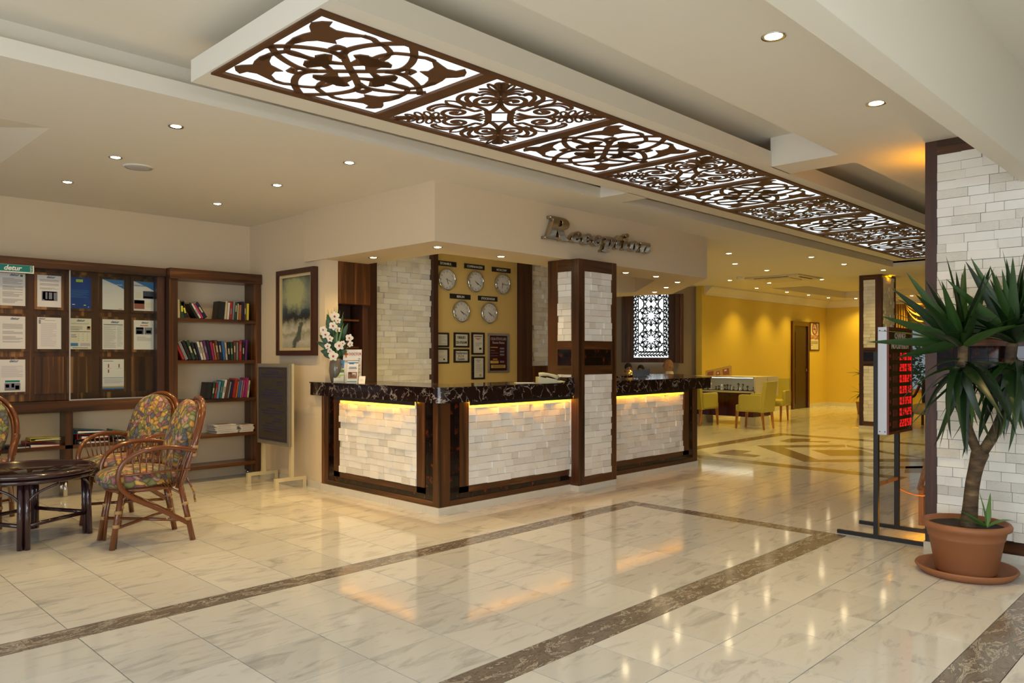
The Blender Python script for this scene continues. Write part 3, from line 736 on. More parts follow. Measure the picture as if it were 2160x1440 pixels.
# ------------------------------------------------------------------ reception desk
def desk(label, loc): return thing('reception_desk', label, 'reception desk', loc)
dk = desk('reception desk wing of white split stone in walnut frames, left of the pillar', (5.3, 5.6, 0))
def fpanel(p, axis, lo, hi, face, sgn, s0, s1, b0, b1, c0, c1, seed, end_lo, end_hi):
    """front: posts, tortoise tile bands, stone field s0..s1 between z .23 and 1.0; b = left tile band, c = right tile band"""
    t = 0.016; f0, f1 = sorted((face, face+sgn*t)); h0, h1 = sorted((face, face+sgn*0.010))
    def bx(u0, u1, z0, z1, mat, nm, a=None):
        q0, q1 = a if a else (f0, f1)
        return (B(u0, u1, q0, q1, z0, z1) if axis == 'x' else B(q0, q1, u0, u1, z0, z1)).build(nm, mat, p)
    zb, zt = 0.225, 1.0
    bx(lo, b0 if b0 else s0, 0.07, zt, 'walnut', 'stile') if end_lo else None
    if b0: bx(b1, s0, 0.17, zt, 'walnut', 'stile')
    if c0: bx(s1, c0, 0.17, zt, 'walnut', 'stile')
    bx(c1 if c1 else s1, hi, 0.07, zt, 'walnut', 'stile') if end_hi else None
    u0 = b0 if b0 else s0; u1 = c1 if c1 else s1
    if b0 is None: u0 = lo if not end_lo else s0
    if c1 is None: u1 = hi if not end_hi else s1
    bx(u0, u1, 0.07, 0.118, 'walnut_across', 'rail'); bx(b1 if b0 else u0, c0 if c0 else u1, 0.168, zb, 'walnut_across', 'rail')
    for q0, q1 in ((b0, b1), (c0, c1)):
        if q0 is None: continue
        mid = (q0+q1)/2; z = 0.12
        while z < zt - 0.01:
            z1 = min(z+0.11, zt)
            for a, b in ((q0, mid), (mid, q1)): bx(a+.001, b-.001, z+.001, z1-.001, 'tortoise_tile', 'tile', (h0, h1))
            z = z1
    a0 = b1 if b0 else u0; a1 = c0 if c0 else u1; n = max(1, round((a1-a0)/0.13)); w = (a1-a0)/n
    for i in range(n): bx(a0+i*w+.001, a0+(i+1)*w-.001, 0.12, 0.166, 'tortoise_tile', 'tile', (h0, h1))
    stones(p, axis, s0, s1, zb, zt-0.002, face, sgn, seed=seed, deep=0.028, lmin=0.085, lmax=0.19)
    e0, e1 = sorted((face+sgn*0.036, face+sgn*0.048))
    bx(s0+.015, s1-.015, 0.986, 0.998, 'amber_led', 'light_strip', (e0, e1))
    e0, e1 = sorted((face+sgn*0.060, face+sgn*0.064))
    bx(s0-.03, s1+(.03 if c0 else 0), 0.966, 1.0, "black_plastic", "strip_cover", (e0, e1))  # lip added to keep the strip out of the floor reflection
m = MB().prism([(4.426, 5.256), (6.2, 5.256), (6.2, 5.42), (4.62, 5.42), (4.62, 7.11), (4.426, 7.11)], lambda u, v, d: (u, v, d), 0.0, 1.0)
m.build('carcass', 'dark_gap', dk)
m = MB().prism([(4.396, 5.230), (6.2, 5.230), (6.2, 5.27), (4.44, 5.27), (4.44, 7.165), (4.396, 7.165)], lambda u, v, d: (u, v, d), 0.0, 0.068)
m.build('plinth', 'plinth_marble', dk)
B(4.408, 4.43, 7.11, 7.165, 0.07, 1.0).build('stile', 'walnut', dk)
fpanel(dk, 'y', 5.2565, 7.165, 4.426, -1, 5.558, 6.825, 5.326, 5.44, 6.934, 7.045, 101, True, True)
fpanel(dk, 'x', 4.41, 6.2, 5.256, -1, 4.764, 6.195, 4.54, 4.655, None, None, 102, True, False)
ct = thing('countertop', 'dark veined marble top on the left wing of the reception desk', 'countertop', (5.0, 5.5, 1.0))
m = MB().prism([(4.3650, 5.2650), (4.3681, 5.2417), (4.3771, 5.2200), (4.3914, 5.2014), (4.4100, 5.1871), (4.4317, 5.1781), (4.4550, 5.1750), (6.198, 5.175), (6.198, 5.85), (5.05, 5.85), (5.05, 7.10), (4.41, 7.10), (4.41, 7.32), (4.365, 7.32)], lambda u, v, d: (u, v, d), 1.0, 1.128)
m.build('slab', 'slab_marble', ct)
m = MB().prism([(4.3550, 5.2550), (4.3581, 5.2317), (4.3671, 5.2100), (4.3814, 5.1914), (4.4000, 5.1771), (4.4217, 5.1681), (4.4450, 5.1650), (6.198, 5.165), (6.198, 5.85), (5.05, 5.85), (5.05, 7.10), (4.41, 7.10), (4.41, 7.325), (4.355, 7.325)], lambda u, v, d: (u, v, d), 1.128, 1.14)
m.build('top_edge', 'slab_marble', ct)
B(6.095, 6.198, 5.19, 5.48, 1.14, 1.195).build('raised_block', 'slab_marble', ct)
dr = desk('reception desk wing of white split stone in walnut frames, right of the pillar', (7.8, 5.6, 0))
m = MB().prism([(6.86, 5.256), (8.724, 5.256), (9.9, 6.43), (9.75, 6.58), (8.65, 5.48), (6.86, 5.48)], lambda u, v, d: (u, v, d), 0.0, 1.0)
m.build('carcass', 'dark_walnut', dr)
m = MB().prism([(6.86, 5.232), (8.745, 5.232), (9.93, 6.42), (9.9, 6.45), (8.73, 5.28), (6.86, 5.28)], lambda u, v, d: (u, v, d), 0.0, 0.068)
m.build('plinth', 'plinth_marble', dr)
fpanel(dr, 'x', 6.86, 8.735, 5.256, -1, 6.88, 8.40, None, None, 8.535, 8.635, 103, False, True)
c2 = thing('countertop', 'dark veined marble top on the right wing of the reception desk', 'countertop', (7.9, 5.5, 1.0))
m = MB().prism([(6.855, 5.175), (8.96, 5.175), (10.25, 6.46), (9.75, 6.96), (8.55, 5.80), (6.855, 5.80)], lambda u, v, d: (u, v, d), 1.0, 1.128); m.build('slab', 'slab_marble', c2)
m = MB().prism([(6.855, 5.165), (8.97, 5.165), (10.26, 6.46), (9.75, 6.97), (8.54, 5.81), (6.855, 5.81)], lambda u, v, d: (u, v, d), 1.128, 1.14); m.build('top_edge', 'slab_marble', c2)
# inner desk with the bell
de = thing('back_desk', 'inner reception desk with a dark marble ledge behind the right counter', 'desk', (8.7, 6.6, 0))
B(8.3, 9.15, 6.30, 6.80, 0.0, 1.10).build('body', 'dark_walnut', de); B(8.25, 9.2, 6.27, 6.85, 1.10, 1.145).build('ledge', 'slab_marble', de)
# ------------------------------------------------------------------ downlights
def downlight(x, y, z, label, group, power=1.0, r=0.034, cone=125, col=None):
    t = thing('downlight', label, 'downlight', (x, y, z), 0, group)
    m = MB(); m.lathe([(r, 0.0), (r+0.016, -0.004), (r+0.018, 0.0)], (x, y, z), 20, False); m.build('trim_ring', 'chrome', t)
    m = MB(); m.lathe([(0.001, -0.0045), (r*0.7, -0.004), (r, -0.001), (r, 0.0)], (x, y, z), 16, False); m.build('lamp', 'lamp_glow', t)
    l = bpy.data.lights.new('bulb', 'SPOT'); l.energy = DOWN_W*power; l.color = col or WARM; l.spot_size = math.radians(cone); l.spot_blend = 0.9; l.shadow_soft_size = 0.04
    o = bpy.data.objects.new('bulb', l); COL.objects.link(o); o.parent = t; o.location = (0, 0, -0.012)
G1 = 'downlights in the flat ceiling over the seating'
for x, rn in ((2.13, 'row over the wicker chairs'), (3.515, 'row beside the soffit')):
    for y, yn in ((5.30, 'nearest the light box'), (6.47, 'middle one'), (7.70, 'nearest the bookcase')):
        downlight(x, y, Zc, 'recessed ceiling downlight, %s, %s' % (rn, yn), G1)
downlight(3.578, 1.723, Zc, 'large ceiling downlight beyond the light box, farther from the yucca pillar', 'downlights between light box and glass front', 1.0, 0.042)
downlight(4.971, 1.727, Zc, 'large ceiling downlight beyond the light box, nearer the yucca pillar', 'downlights between light box and glass front', 1.0, 0.042)
G2 = 'downlights under the reception soffit'
for x, y, s in ((4.663, 5.563, 'at its corner'), (4.69, 6.63, 'over the left side wing'), (5.567, 5.63, 'just right of its corner'), (7.724, 5.63, 'just right of the pillar'), (8.367, 5.62, 'second to the right of the pillar'),
                (9.22, 5.84, 'at the bend of the soffit'), (9.81, 6.41, 'halfway along the slanting part'), (10.41, 7.02, 'at the far end of the slanting part'), (10.42, 7.86, 'at the far back corner')):
    downlight(x, y, 2.44, 'small warm downlight under the reception soffit, ' + s, G2, 0.75)
G3 = 'downlights in the far yellow hall'
for x, y, s, p in ((10.7, 5.87, 'nearest to the soffit end', 1.0), (11.98, 6.46, 'second from the soffit end', 1.0), (13.29, 6.53, 'just before the air conditioner', 1.0), (14.51, 7.94, 'left of the air conditioner near the wall', 1.0),
                (12.0, 5.15, 'first of three beside the light box', 1.0), (13.32, 5.15, 'second of three beside the light box', 1.0), (14.75, 5.0, 'in front of the lone pillar', 1.0), (15.62, 7.62, 'behind the air conditioner', 1.0),
                (16.64, 8.42, 'first along its wall', 1.75), (18.2, 8.42, 'second along its wall', 1.75), (19.45, 8.42, 'third at its wall, by the dark doorway', 1.75), (20.7, 8.42, 'fourth at its wall, by the no smoking sign', 1.75),
                (21.5, 8.0, 'in the far corner', 1.7), (15.65, 6.5, 'right of the air conditioner', 1.0), (21.55, 6.6, 'in front of the curtained window', 1.7)):
    downlight(x, y, Zc, 'small downlight in the far yellow hall, ' + s, G3, p, 0.038, 105 if y > 8.3 else 125, GOLD)
m = MB().lathe([(0.001, -0.012), (0.075, -0.012), (0.1, -0.006), (0.105, 0.0)], (2.37, 6.66, Zc), 28, False)
t = thing('ceiling_speaker', 'round pale grille of a loudspeaker flush in the ceiling over the seating', 'speaker', (2.37, 6.66, Zc))
m.build('grille', 'speaker_grey', t); MB().lathe([(0.105, -0.008), (0.115, -0.006), (0.118, 0)], (2.37, 6.66, Zc), 28, False).build('rim', 'white_plastic', t)
t = thing('air_conditioner', 'square cream ceiling cassette air conditioner with dark outlet slots', 'air conditioner', (14.75, 6.9, Zc))
B(14.2, 15.35, 6.35, 7.45, Zc-0.03, Zc).build('fascia', 'ac_white', t); B(14.5, 15.05, 6.65, 7.15, Zc-0.045, Zc-0.03).build('grille', 'ac_white', t)
for q in ((14.29, 14.34, 6.6, 7.3), (14.5, 15.05, 6.43, 6.48)): B(q[0], q[1], q[2], q[3], Zc-0.036, Zc-0.03).build('outlet_slot', 'dark_gap', t)
m = MB().lathe([(0.001, -0.05), (0.04, -0.05), (0.06, -0.03), (0.065, 0)], (14.0, 7.45, Zc), 16, False)
solo(m, 'smoke_detector', 'white_plastic', 'small white smoke detector on the ceiling beside the air conditioner', 'smoke detector', (14.0, 7.45, Zc))

# ------------------------------------------------------------------ RECEPTION lettering
t = thing('reception_sign', 'raised polished metal lettering reading Reception on the soffit face', 'sign', (6.7, 5.27, 2.7))
def fit(o, x0, x1, z0, z1, y):
    """scale a letter to its place on the soffit"""
    xs_ = [v.co.x for v in o.data.vertices]; zs_ = [v.co.y for v in o.data.vertices]
    sx_ = (x1-x0)/(max(xs_)-min(xs_)); sz_ = (z1-z0)/(max(zs_)-min(zs_)); w = worldloc(o.parent)
    o.scale = (sx_, sz_, 1); o.location = (x0-min(xs_)*sx_-w.x, y-w.y, z0-min(zs_)*sz_-w.z)
for ch, x0, x1, z0, z1 in (('\U0001D479', 5.785, 6.165, 2.607, 2.850), ('\U0001D486', 6.195, 6.362, 2.609, 2.739), ('\U0001D484', 6.372, 6.535, 2.607, 2.737), ('\U0001D486', 6.55, 6.722, 2.610, 2.740),
                       ('\U0001D491', 6.715, 6.955, 2.562, 2.745), ('\U0001D495', 6.962, 7.085, 2.614, 2.780), ('\U0001D48A', 7.10, 7.215, 2.616, 2.815), ('\U0001D490', 7.228, 7.405, 2.617, 2.748), ('\U0001D48F', 7.42, 7.658, 2.62, 2.752)):
    o = text(ch, 0.25, (6.7, 5.24, 2.7), FACE_S, 'steel_letter', t, 'letter', extrude=0.028, bold=0.004, bevel=0.004)
    fit(o, x0, x1, z0, z1, 5.240)

# ------------------------------------------------------------------ clocks and frames on the yellow reception wall
WY = 7.518
def clock(x, z, city, px0, px1, pz, hh, mm, where):
    t = thing('name_plate', 'black plate reading %s in white capitals %s' % (city.replace('\u0130', 'I').title(), where), 'sign', ((px0+px1)/2, WY, pz), 0, 'city plates over the clocks')
    B(px0, px1, WY-0.008, WY, pz-0.032, pz+0.032).build('plate', 'black_plastic', t)
    text(city, 0.042, ((px0+px1)/2, WY-0.0095, pz-0.015), FACE_S, 'white_print', t, 'lettering', align='CENTER', bold=0.0006)
    t = thing('wall_clock', 'round silver rimmed wall clock hanging under the plate reading ' + city.replace('\u0130', 'I').title(), 'clock', (x, WY, z), 0, 'world clocks')
    fy = lambda u, v, d: (x+u, WY-d, z+v)
    def disc(r, d0, d1, mt, nm, r2=None):
        m = MB(); n = 36
        m.prism([(r*math.cos(2*PI*k/n), r*math.sin(2*PI*k/n)) for k in range(n)], fy, d0, d1); return m.build(nm, mt, t)
    m = MB(); m.tube([fy(0.134*math.cos(2*PI*k/40), 0.134*math.sin(2*PI*k/40), 0.026) for k in range(40)], 0.011, 8, True)
    m.build('rim', 'chrome', t)
    disc(0.128, 0.0, 0.018, 'paper', 'face'); disc(0.138, 0.0, 0.010, 'brushed_aluminium', 'case')
    m = MB()
    for h, L_, w in (((hh % 12 + mm/60)*30, 0.062, 0.006), (mm*6, 0.098, 0.004)):
        a = math.radians(90-h); m.bar(fy(-0.015*math.cos(a), -0.015*math.sin(a), 0.021), fy(L_*math.cos(a), L_*math.sin(a), 0.021), w, 0.002, (0, 1, 0))
    m.build('hands', 'ink_black', t)
    for k in range(1, 13):
        a = math.radians(90-30*k)
        text(str(k), 0.03, (x+0.102*math.cos(a), WY-0.0185, z+0.102*math.sin(a)-0.011), FACE_S, 'ink_black', t, 'numeral', extrude=0.0004, align='CENTER')
clock(6.443, 2.396, '\u0130STANBUL', 6.251, 6.613, 2.60, 5, 18, 'first in the upper row')
clock(6.944, 2.402, 'COPENHAGEN', 6.756, 7.117, 2.60, 4, 20, 'second in the upper row')
clock(7.446, 2.403, 'MOSCOW', 7.257, 7.616, 2.596, 6, 16, 'third in the upper row')
clock(6.688, 1.995, 'BERLIN', 6.505, 6.863, 2.19, 4, 19, 'first in the lower row')
clock(7.192, 1.995, 'STOCKHOLM', 7.001, 7.360, 2.19, 4, 19, 'second in the lower row')
def picture(x0, x1, z0, z1, label, content, fm='frame_black', bw=0.022, pm_='paper_cream', g='framed notices by the clocks', Y=WY, cat='framed notice'):
    t = thing('framed_notice', label, cat, ((x0+x1)/2, Y, z0), 0, g)
    m = MB().box(x0, x1, Y-0.02, Y, z0, z0+bw).box(x0, x1, Y-0.02, Y, z1-bw, z1).box(x0, x0+bw, Y-0.02, Y, z0+bw, z1-bw).box(x1-bw, x1, Y-0.02, Y, z0+bw, z1-bw)
    m.build('frame', fm, t); B(x0+bw, x1-bw, Y-0.008, Y, z0+bw, z1-bw).build('sheet', pm_, t)
    content(t, x0+bw, x1-bw, z0+bw, z1-bw, Y-0.0085); return t
def prints(t, x0, x1, z0, z1, Y, items, name='print'):
    """flat printed areas: (u0,u1,v0,v1,material) in parts of the sheet"""
    mats = []; m = MB()
    for u0, u1, v0, v1, mt in items:
        if mt not in mats: mats.append(mt)
        m.mat(mats.index(mt)); m.box(x0+(x1-x0)*u0, x0+(x1-x0)*u1, Y-0.0006, Y+0.0004, z0+(z1-z0)*v0, z0+(z1-z0)*v1)
    return m.build(name, mats, t)
def lines(v0, v1, n, mt='ink_grey', u0=0.1, u1=0.9, seed=1, f=0.5):
    rg = random.Random(seed); h = (v1-v0)/n
    return [(u0, u0+(u1-u0)*(rg.uniform(0.55, 1.0) if rg.random() < 0.4 else 1), v0+i*h, v0+i*h+h*f, mt) for i in range(n)]
picture(6.225, 6.48, 1.53, 1.714, 'black framed certificate with a grey printed form, top of the first column', lambda t, a, b, c, d, y: prints(t, a, b, c, d, y, lines(.1, .9, 9, 'ink_grey', .06, .94, 2, .35)))
picture(6.227, 6.48, 1.318, 1.517, 'black framed cream certificate with a small signature, bottom of the first column', lambda t, a, b, c, d, y: prints(t, a, b, c, d, y, lines(.35, .55, 3, 'ink_grey', .15, .85, 3, .25) + [(.68, .8, .15, .28, 'ink_black'), (.3, .7, .82, .85, 'ink_grey')]))
def c1(t, a, b, c, d, y):
    for s, v in (('Y\u00dcR\u00dcRL\u00dcKTE', .62), ('CEZA UYGULANIR', .2)): text(s, 0.044, ((a+b)/2, y-0.001, c+(d-c)*v), FACE_S, 'ink_black', t, align='CENTER', bold=0.001, sx=0.52)
picture(6.568, 6.831, 1.527, 1.721, 'black framed notice with two lines of heavy capitals, top of the second column', c1)
def c2f(t, a, b, c, d, y):
    for s, v in (('Fiyatlar\u0131m\u0131za', .68), ('K.D.V.', .38), ('Dahildir.', .08)): text(s, 0.046, ((a+b)/2, y-0.001, c+(d-c)*v), FACE_S, 'ink_black', t, align='CENTER', sx=0.85)
picture(6.568, 6.831, 1.33, 1.504, 'black framed notice reading K.D.V. on its middle line, bottom of the second column', c2f)
picture(6.879, 7.108, 1.434, 1.728, 'tall black framed letter with red heading lines, top of the third column', lambda t, a, b, c, d, y: prints(t, a, b, c, d, y, [(.05, .95, .965, .985, 'ink_red'), (.15, .9, .86, .90, 'ink_black'), (.25, .8, .76, .79, 'ink_red'), (.4, .65, .71, .74, 'ink_red'), (.62, .85, .18, .28, 'ink_black')] + lines(.36, .58, 6, 'ink_grey', .25, .9, 4, .4)))
picture(6.881, 7.114, 1.106, 1.411, 'tall black framed certificate with a gold rosette, bottom of the third column', lambda t, a, b, c, d, y: prints(t, a, b, c, d, y, [(0, .12, 0, 1, 'ink_black'), (.62, .8, .06, .18, 'photo_sand'), (.3, .75, .88, .90, 'ink_black'), (.4, .65, .80, .82, 'ink_black')] + [(.01, .09, .3+.1*k, .36+.1*k, 'white_print') for k in range(7)] + lines(.28, .72, 9, 'ink_grey', .3, .9, 5, .3)))
def c3(t, a, b, c, d, y):
    text('ODA F\u0130YATLARI', 0.052, ((a+b)/2, y-0.001, c+(d-c)*.87), FACE_S, 'grey_print', t, align='CENTER', sx=0.78)
    text('Room Rates', 0.046, ((a+b)/2, y-0.001, c+(d-c)*.77), FACE_S, 'grey_print', t, align='CENTER')
    prints(t, a, b, c, d, y, [(.06, .46, .655, .675, 'gold_label'), (.06, .3, .57, .578, 'ink_grey'), (.06, .48, .5, .508, 'photo_mid'), (.06, .46, .42, .428, 'photo_mid'), (.58, .82, .61, .66, 'photo_mid'), (.58, .82, .52, .57, 'photo_mid'), (.58, .82, .43, .48, 'photo_mid'),
        (.06, .5, .21, .285, 'gold_label'), (.58, .82, .225, .28, 'photo_mid'), (.1, .88, .075, .165, 'gold_label'), (.15, .82, .13, .145, 'ink_black'), (.2, .78, .095, .11, 'ink_black'), (.15, .45, .25, .262, 'ink_black'), (.2, .44, .315, .34, 'gold_label')])
picture(7.175, 7.58, 1.188, 1.722, 'maroon room rate board in a silver frame beside the certificates', c3, 'brushed_aluminium', 0.028, 'maroon', None, cat='rate board')
# wall cupboard and dark joinery in the reception's left corner
t = thing('wall_cupboard', 'tall walnut wall cupboard in the corner behind the left reception wing', 'cupboard', (4.88, 7.45, 0))
B(4.60, 5.02, 7.16, 7.50, 1.98, 2.60).build('carcass', 'dark_walnut', t)
B(4.605, 4.80, 7.145, 7.16, 1.985, 2.595).build('door', 'walnut', t); B(4.805, 5.015, 7.145, 7.16, 1.985, 2.595).build('door', 'walnut', t)
B(4.60, 4.92, 7.40, 7.50, 0, 1.98).build('back_panel', 'dark_walnut', t)
for z in (1.2, 1.5, 1.8): B(4.60, 4.90, 7.20, 7.40, z, z+0.02).build('shelf', 'walnut_across', t)
B(4.95, 5.02, 7.2, 7.5, 0, 1.98).build('side_panel', 'dark_walnut', t)

# ------------------------------------------------------------------ slatted light window on the slanting wall
lw = thing('lattice_window', 'backlit white window screen with a dark star lattice between walnut panels', 'window screen', diag(17.3, 3.2, 1.0))
def dg(u, v, d): return diag(17.36-d, u, v)
R0 = lambda px: (px-1080)/1622*17.2
ua, ub, va, vb = R0(1337), R0(1412.5), 1.367, 2.80
def dbox(u0, u1, v0, v1, d0, d1): return MB().prism([(u0, v0), (u1, v0), (u1, v1), (u0, v1)], dg, d0, d1)
dbox(ua-0.02, ub+0.02, va-0.02, vb, 0.02, 0.06).build('diffuser', 'screen_white', lw)
dbox(R0(1313), ua, 1.27, vb, 0.0, 0.16).build('side_panel', 'walnut', lw)
dbox(ub, R0(1424), 1.27, vb, 0.0, 0.12).build('side_panel', 'dark_walnut', lw); dbox(R0(1424), R0(1433), 1.26, vb, 0.0, 0.19).build('side_panel', 'walnut', lw); dbox(R0(1433), R0(1440.5), 1.25, vb, 0.0, 0.22).build('side_panel', 'walnut', lw)
dbox(ua, ub, 1.27, va, 0.0, 0.12).build('sill', 'dark_walnut', lw)
m = MB(); W_ = ub-ua; bw = 0.115; i0, i1, j0 = ua+bw, ub-bw, va+0.15
cxm = (ua+ub)/2
def seg(p, q, w=0.0105): m.ribbon([p, q], w, dg, 0.062, 0.075)
def inside(p): return i0-1e-6 <= p[0] <= i1+1e-6 and j0-1e-6 <= p[1] <= vb
def cl(p, q):
    n = 14; pts = [(p[0]+(q[0]-p[0])*k/n, p[1]+(q[1]-p[1])*k/n) for k in range(n+1)]; ins = [inside(a) for a in pts]
    s = None
    for k in range(n+1):
        if ins[k] and s is None: s = k
        if s is not None and (not ins[k] or k == n):
            e = k if ins[k] else k-1
            if e > s: seg(pts[s], pts[e])
            s = None
PR = 0.53
for kk in range(-1, 4):
    for (ox, oz) in ((0, 0), (-0.305, PR/2), (0.305, PR/2)):
        cx_, cz_ = cxm+ox, j0+0.27+PR*kk+oz - (0.0)
        P10 = [(cx_+0.235*math.cos(math.radians(36*k+18)), cz_+0.235*math.sin(math.radians(36*k+18))) for k in range(10)]
        Q10 = [(cx_+0.075*math.cos(math.radians(36*k)), cz_+0.075*math.sin(math.radians(36*k))) for k in range(10)]
        S10 = [(cx_+0.17*math.cos(math.radians(36*k)), cz_+0.17*math.sin(math.radians(36*k))) for k in range(10)]
        for k in range(10):
            a, b = P10[k], P10[(k+1) % 10]
            if ox == 0:
                cl(P10[k], Q10[k]); cl(P10[k], Q10[(k+1) % 10])
                cl(a, S10[(k+1) % 10]); cl(S10[(k+1) % 10], b)
            else: cl(a, P10[(k+3) % 10])
seg((i0, j0), (i0, vb), .01); seg((i1, j0), (i1, vb), .01); seg((i0, j0), (i1, j0), .01); seg((ua, va), (ua, vb), .012); seg((ub, va), (ub, vb), .012); seg((ua, va), (ub, va), .012)
def curl(x, z, s, fx):
    pts = [(x+fx*s*(0.9-0.09*k)*math.cos(k*0.62)*0.5, z+s*(0.9-0.09*k)*math.sin(k*0.62)*0.5) for k in range(9)]
    m.ribbon(pts, 0.0135, dg, 0.062, 0.075)
for side, xx in ((1, ua+bw/2), (-1, ub-bw/2)):
    z = va+0.06; k = 0
    while z < vb:
        curl(xx-0.024*side, z, 0.085, side*(1 if k % 2 else -1)); curl(xx+0.026*side, z+0.035, 0.075, -side*(1 if k % 2 else -1))
        seg((xx-0.05, z+0.04), (xx+0.05, z+0.055), .006); z += 0.075; k += 1
x = ua+bw
while x < ub-bw: curl(x+0.03, va+0.05, 0.08, 1); curl(x+0.05, va+0.11, 0.075, -1); seg((x, va+0.08), (x+0.06, va+0.08), .006); x += 0.068
m.build('star_lattice', 'black_paint', lw)

# ------------------------------------------------------------------ notice board and bookcase
nb = thing('notice_board', 'long walnut notice board wall unit with open shelves below', 'wall unit', (2.0, 8.7, 0))
NX = 0.95
B(NX, 3.335, 8.72, 8.785, 0.97, 2.28).build('back_panel', 'zebrano', nb)
B(NX, 3.338, 8.56, 8.785, 2.28, 2.37).build('crown', 'walnut_across', nb); B(NX, 3.335, 8.585, 8.785, 0.855, 0.965).build('ledge', 'walnut_across', nb)
B(3.255, 3.335, 8.60, 8.72, 0.965, 2.28).build('side_panel', 'dark_walnut', nb)
for x0, x1 in ((3.26, 3.335), (2.36, 2.43), (1.42, 1.49)): B(x0, x1, 8.60, 8.785, 0.20, 0.855).build('upright', 'walnut', nb)
B(NX, 3.335, 8.60, 8.785, 0.485, 0.52).build('shelf', 'walnut_across', nb); B(NX, 3.335, 8.60, 8.785, 0.165, 0.205).build('bottom_board', 'walnut_across', nb)
for x in (1.45, 2.37, 3.28):
    for y in (8.63, 8.76): MB().lathe([(0.022, 0), (0.022, 0.165)], (x, y, 0), 14).build('foot', 'chrome', nb)
B(2.40, 2.412, 8.615, 8.625, 0.967, 2.28).build('door_rail', 'brushed_aluminium', nb); B(2.412, 3.25, 8.612, 8.628, 0.967, 0.979).build('door_rail', 'brushed_aluminium', nb)
B(2.412, 3.25, 8.619, 8.622, 0.979, 2.27).build('sliding_pane', 'clear_glass', nb)
COLX = [1.61, 1.93, 2.245, 2.527, 2.843, 3.155]; ROWZ = [2.065, 1.645, 1.225]
for x in COLX:
    for z in ROWZ: B(x-0.13, x+0.13, 8.706, 8.72, z-0.185, z+0.185).build('panel', 'zebrano', nb)
PY = 8.7045
def paper(x, z, label, items, mat='paper', w=0.212, h=0.316, logo=None, lc='ink_blue'):
    t = thing('notice', label, 'notice', (x, PY, z-h/2), 0, 'notices pinned to the board')
    B(x-w/2, x+w/2, PY-0.002, PY, z-h/2, z+h/2).build('sheet', mat, t)
    if items: prints(t, x-w/2, x+w/2, z-h/2, z+h/2, PY-0.0022, items)
    if logo:
        u, v, s = logo; text('detur', s, (x-w/2+w*u, PY-0.0032, z-h/2+h*v), FACE_S, lc, t, 'logo', extrude=0.0004, shear=0.25, bold=s*0.02)
    return t
LG = (.38, .915, .034)
paper(COLX[1], ROWZ[0], 'white notice of four dense paragraphs under the teal sign', lines(.66, .86, 7, seed=1) + lines(.48, .62, 5, seed=2) + lines(.28, .44, 5, seed=3) + lines(.08, .22, 5, seed=4) + [(.8, .9, .9, .97, 'foliage')], logo=LG)
paper(COLX[2], ROWZ[0], 'white notice with a grey photo of a lobby in its lower half', lines(.80, .88, 3, seed=5) + lines(.68, .76, 3, seed=6) + lines(.55, .62, 3, seed=7) + [(.18, .84, .2, .5, 'photo_mid'), (.22, .34, .24, .47, 'photo_dark'), (.42, .48, .24, .48, 'photo_dark'), (.62, .68, .24, .48, 'photo_dark'), (.3, .7, .21, .25, 'photo_warm'), (.25, .8, .46, .49, 'paper')], logo=LG)
paper(COLX[3], ROWZ[0], 'deep blue poster with a small green block on top', lines(.35, .62, 8, 'poster_blue_light', .05, .9, 8, .25) + [(.3, .62, .85, .94, 'poster_green'), (.12, .25, .11, .13, 'white_print'), (.66, .76, .09, .12, 'poster_green'), (.86, .9, .04, .06, 'white_print')], 'poster_blue', .2)
def swoosh(t, x, z, w, h):
    pts = [(x-w/2, z+h/2), (x-w*.2, z+h*.42), (x+w*.1, z+h*.34), (x+w*.3, z+h*.27), (x+w/2, z+h*.2), (x+w/2, z+h/2)]
    MB().prism(pts, lambda u, v, d: (u, PY-0.002-d, v), 0, 0.0008).build('print', 'poster_blue_light', t)
t = paper(COLX[4], ROWZ[0], 'white letter with a blue swoosh and a faded text block', lines(.52, .7, 4, 'paper_cream', .05, .6, 9, .3) + [(.75, .92, .02, .04, 'ink_grey')]); swoosh(t, COLX[4], ROWZ[0], .212, .316)
text('corum', .026, (COLX[4]+.02, PY-.0035, ROWZ[0]+.1), FACE_S, 'white_print', t, 'logo', extrude=.0003)
t = paper(COLX[5], ROWZ[0], 'white leaflet with a blue swoosh and two dark holiday photos', [(.45, .97, .42, .68, 'photo_dark'), (.48, .95, .44, .5, 'ink_blue'), (.02, .52, .06, .36, 'photo_warm'), (.02, .52, .24, .36, 'poster_blue_light'), (.08, .36, .42, .64, 'paper_cream'), (.58, .9, .1, .3, 'paper_cream')]); swoosh(t, COLX[5], ROWZ[0], .212, .316)
text('etstur.com', .026, (COLX[5]-.1, PY-.0035, ROWZ[0]+.105), FACE_S, 'ink_blue', t, 'logo', extrude=.0003)
paper(COLX[1], ROWZ[1], 'white notice of four paragraphs, second down at the frame edge', lines(.62, .78, 6, seed=11) + lines(.46, .56, 4, seed=12) + lines(.28, .4, 5, seed=13) + lines(.2, .25, 2, seed=14), logo=(.4, .9, .034))
paper(COLX[2], ROWZ[1], 'white sheet of faint lilac text with four tiny dark flags', lines(.08, .84, 26, 'ink_lilac', .14, .8, 15, .35) + [(.06, .14, .8+.03*k, .82+.03*k, 'ink_black') for k in range(4)] + [(.3, .75, .9, .915, 'ink_grey')], logo=(.05, .93, .026))
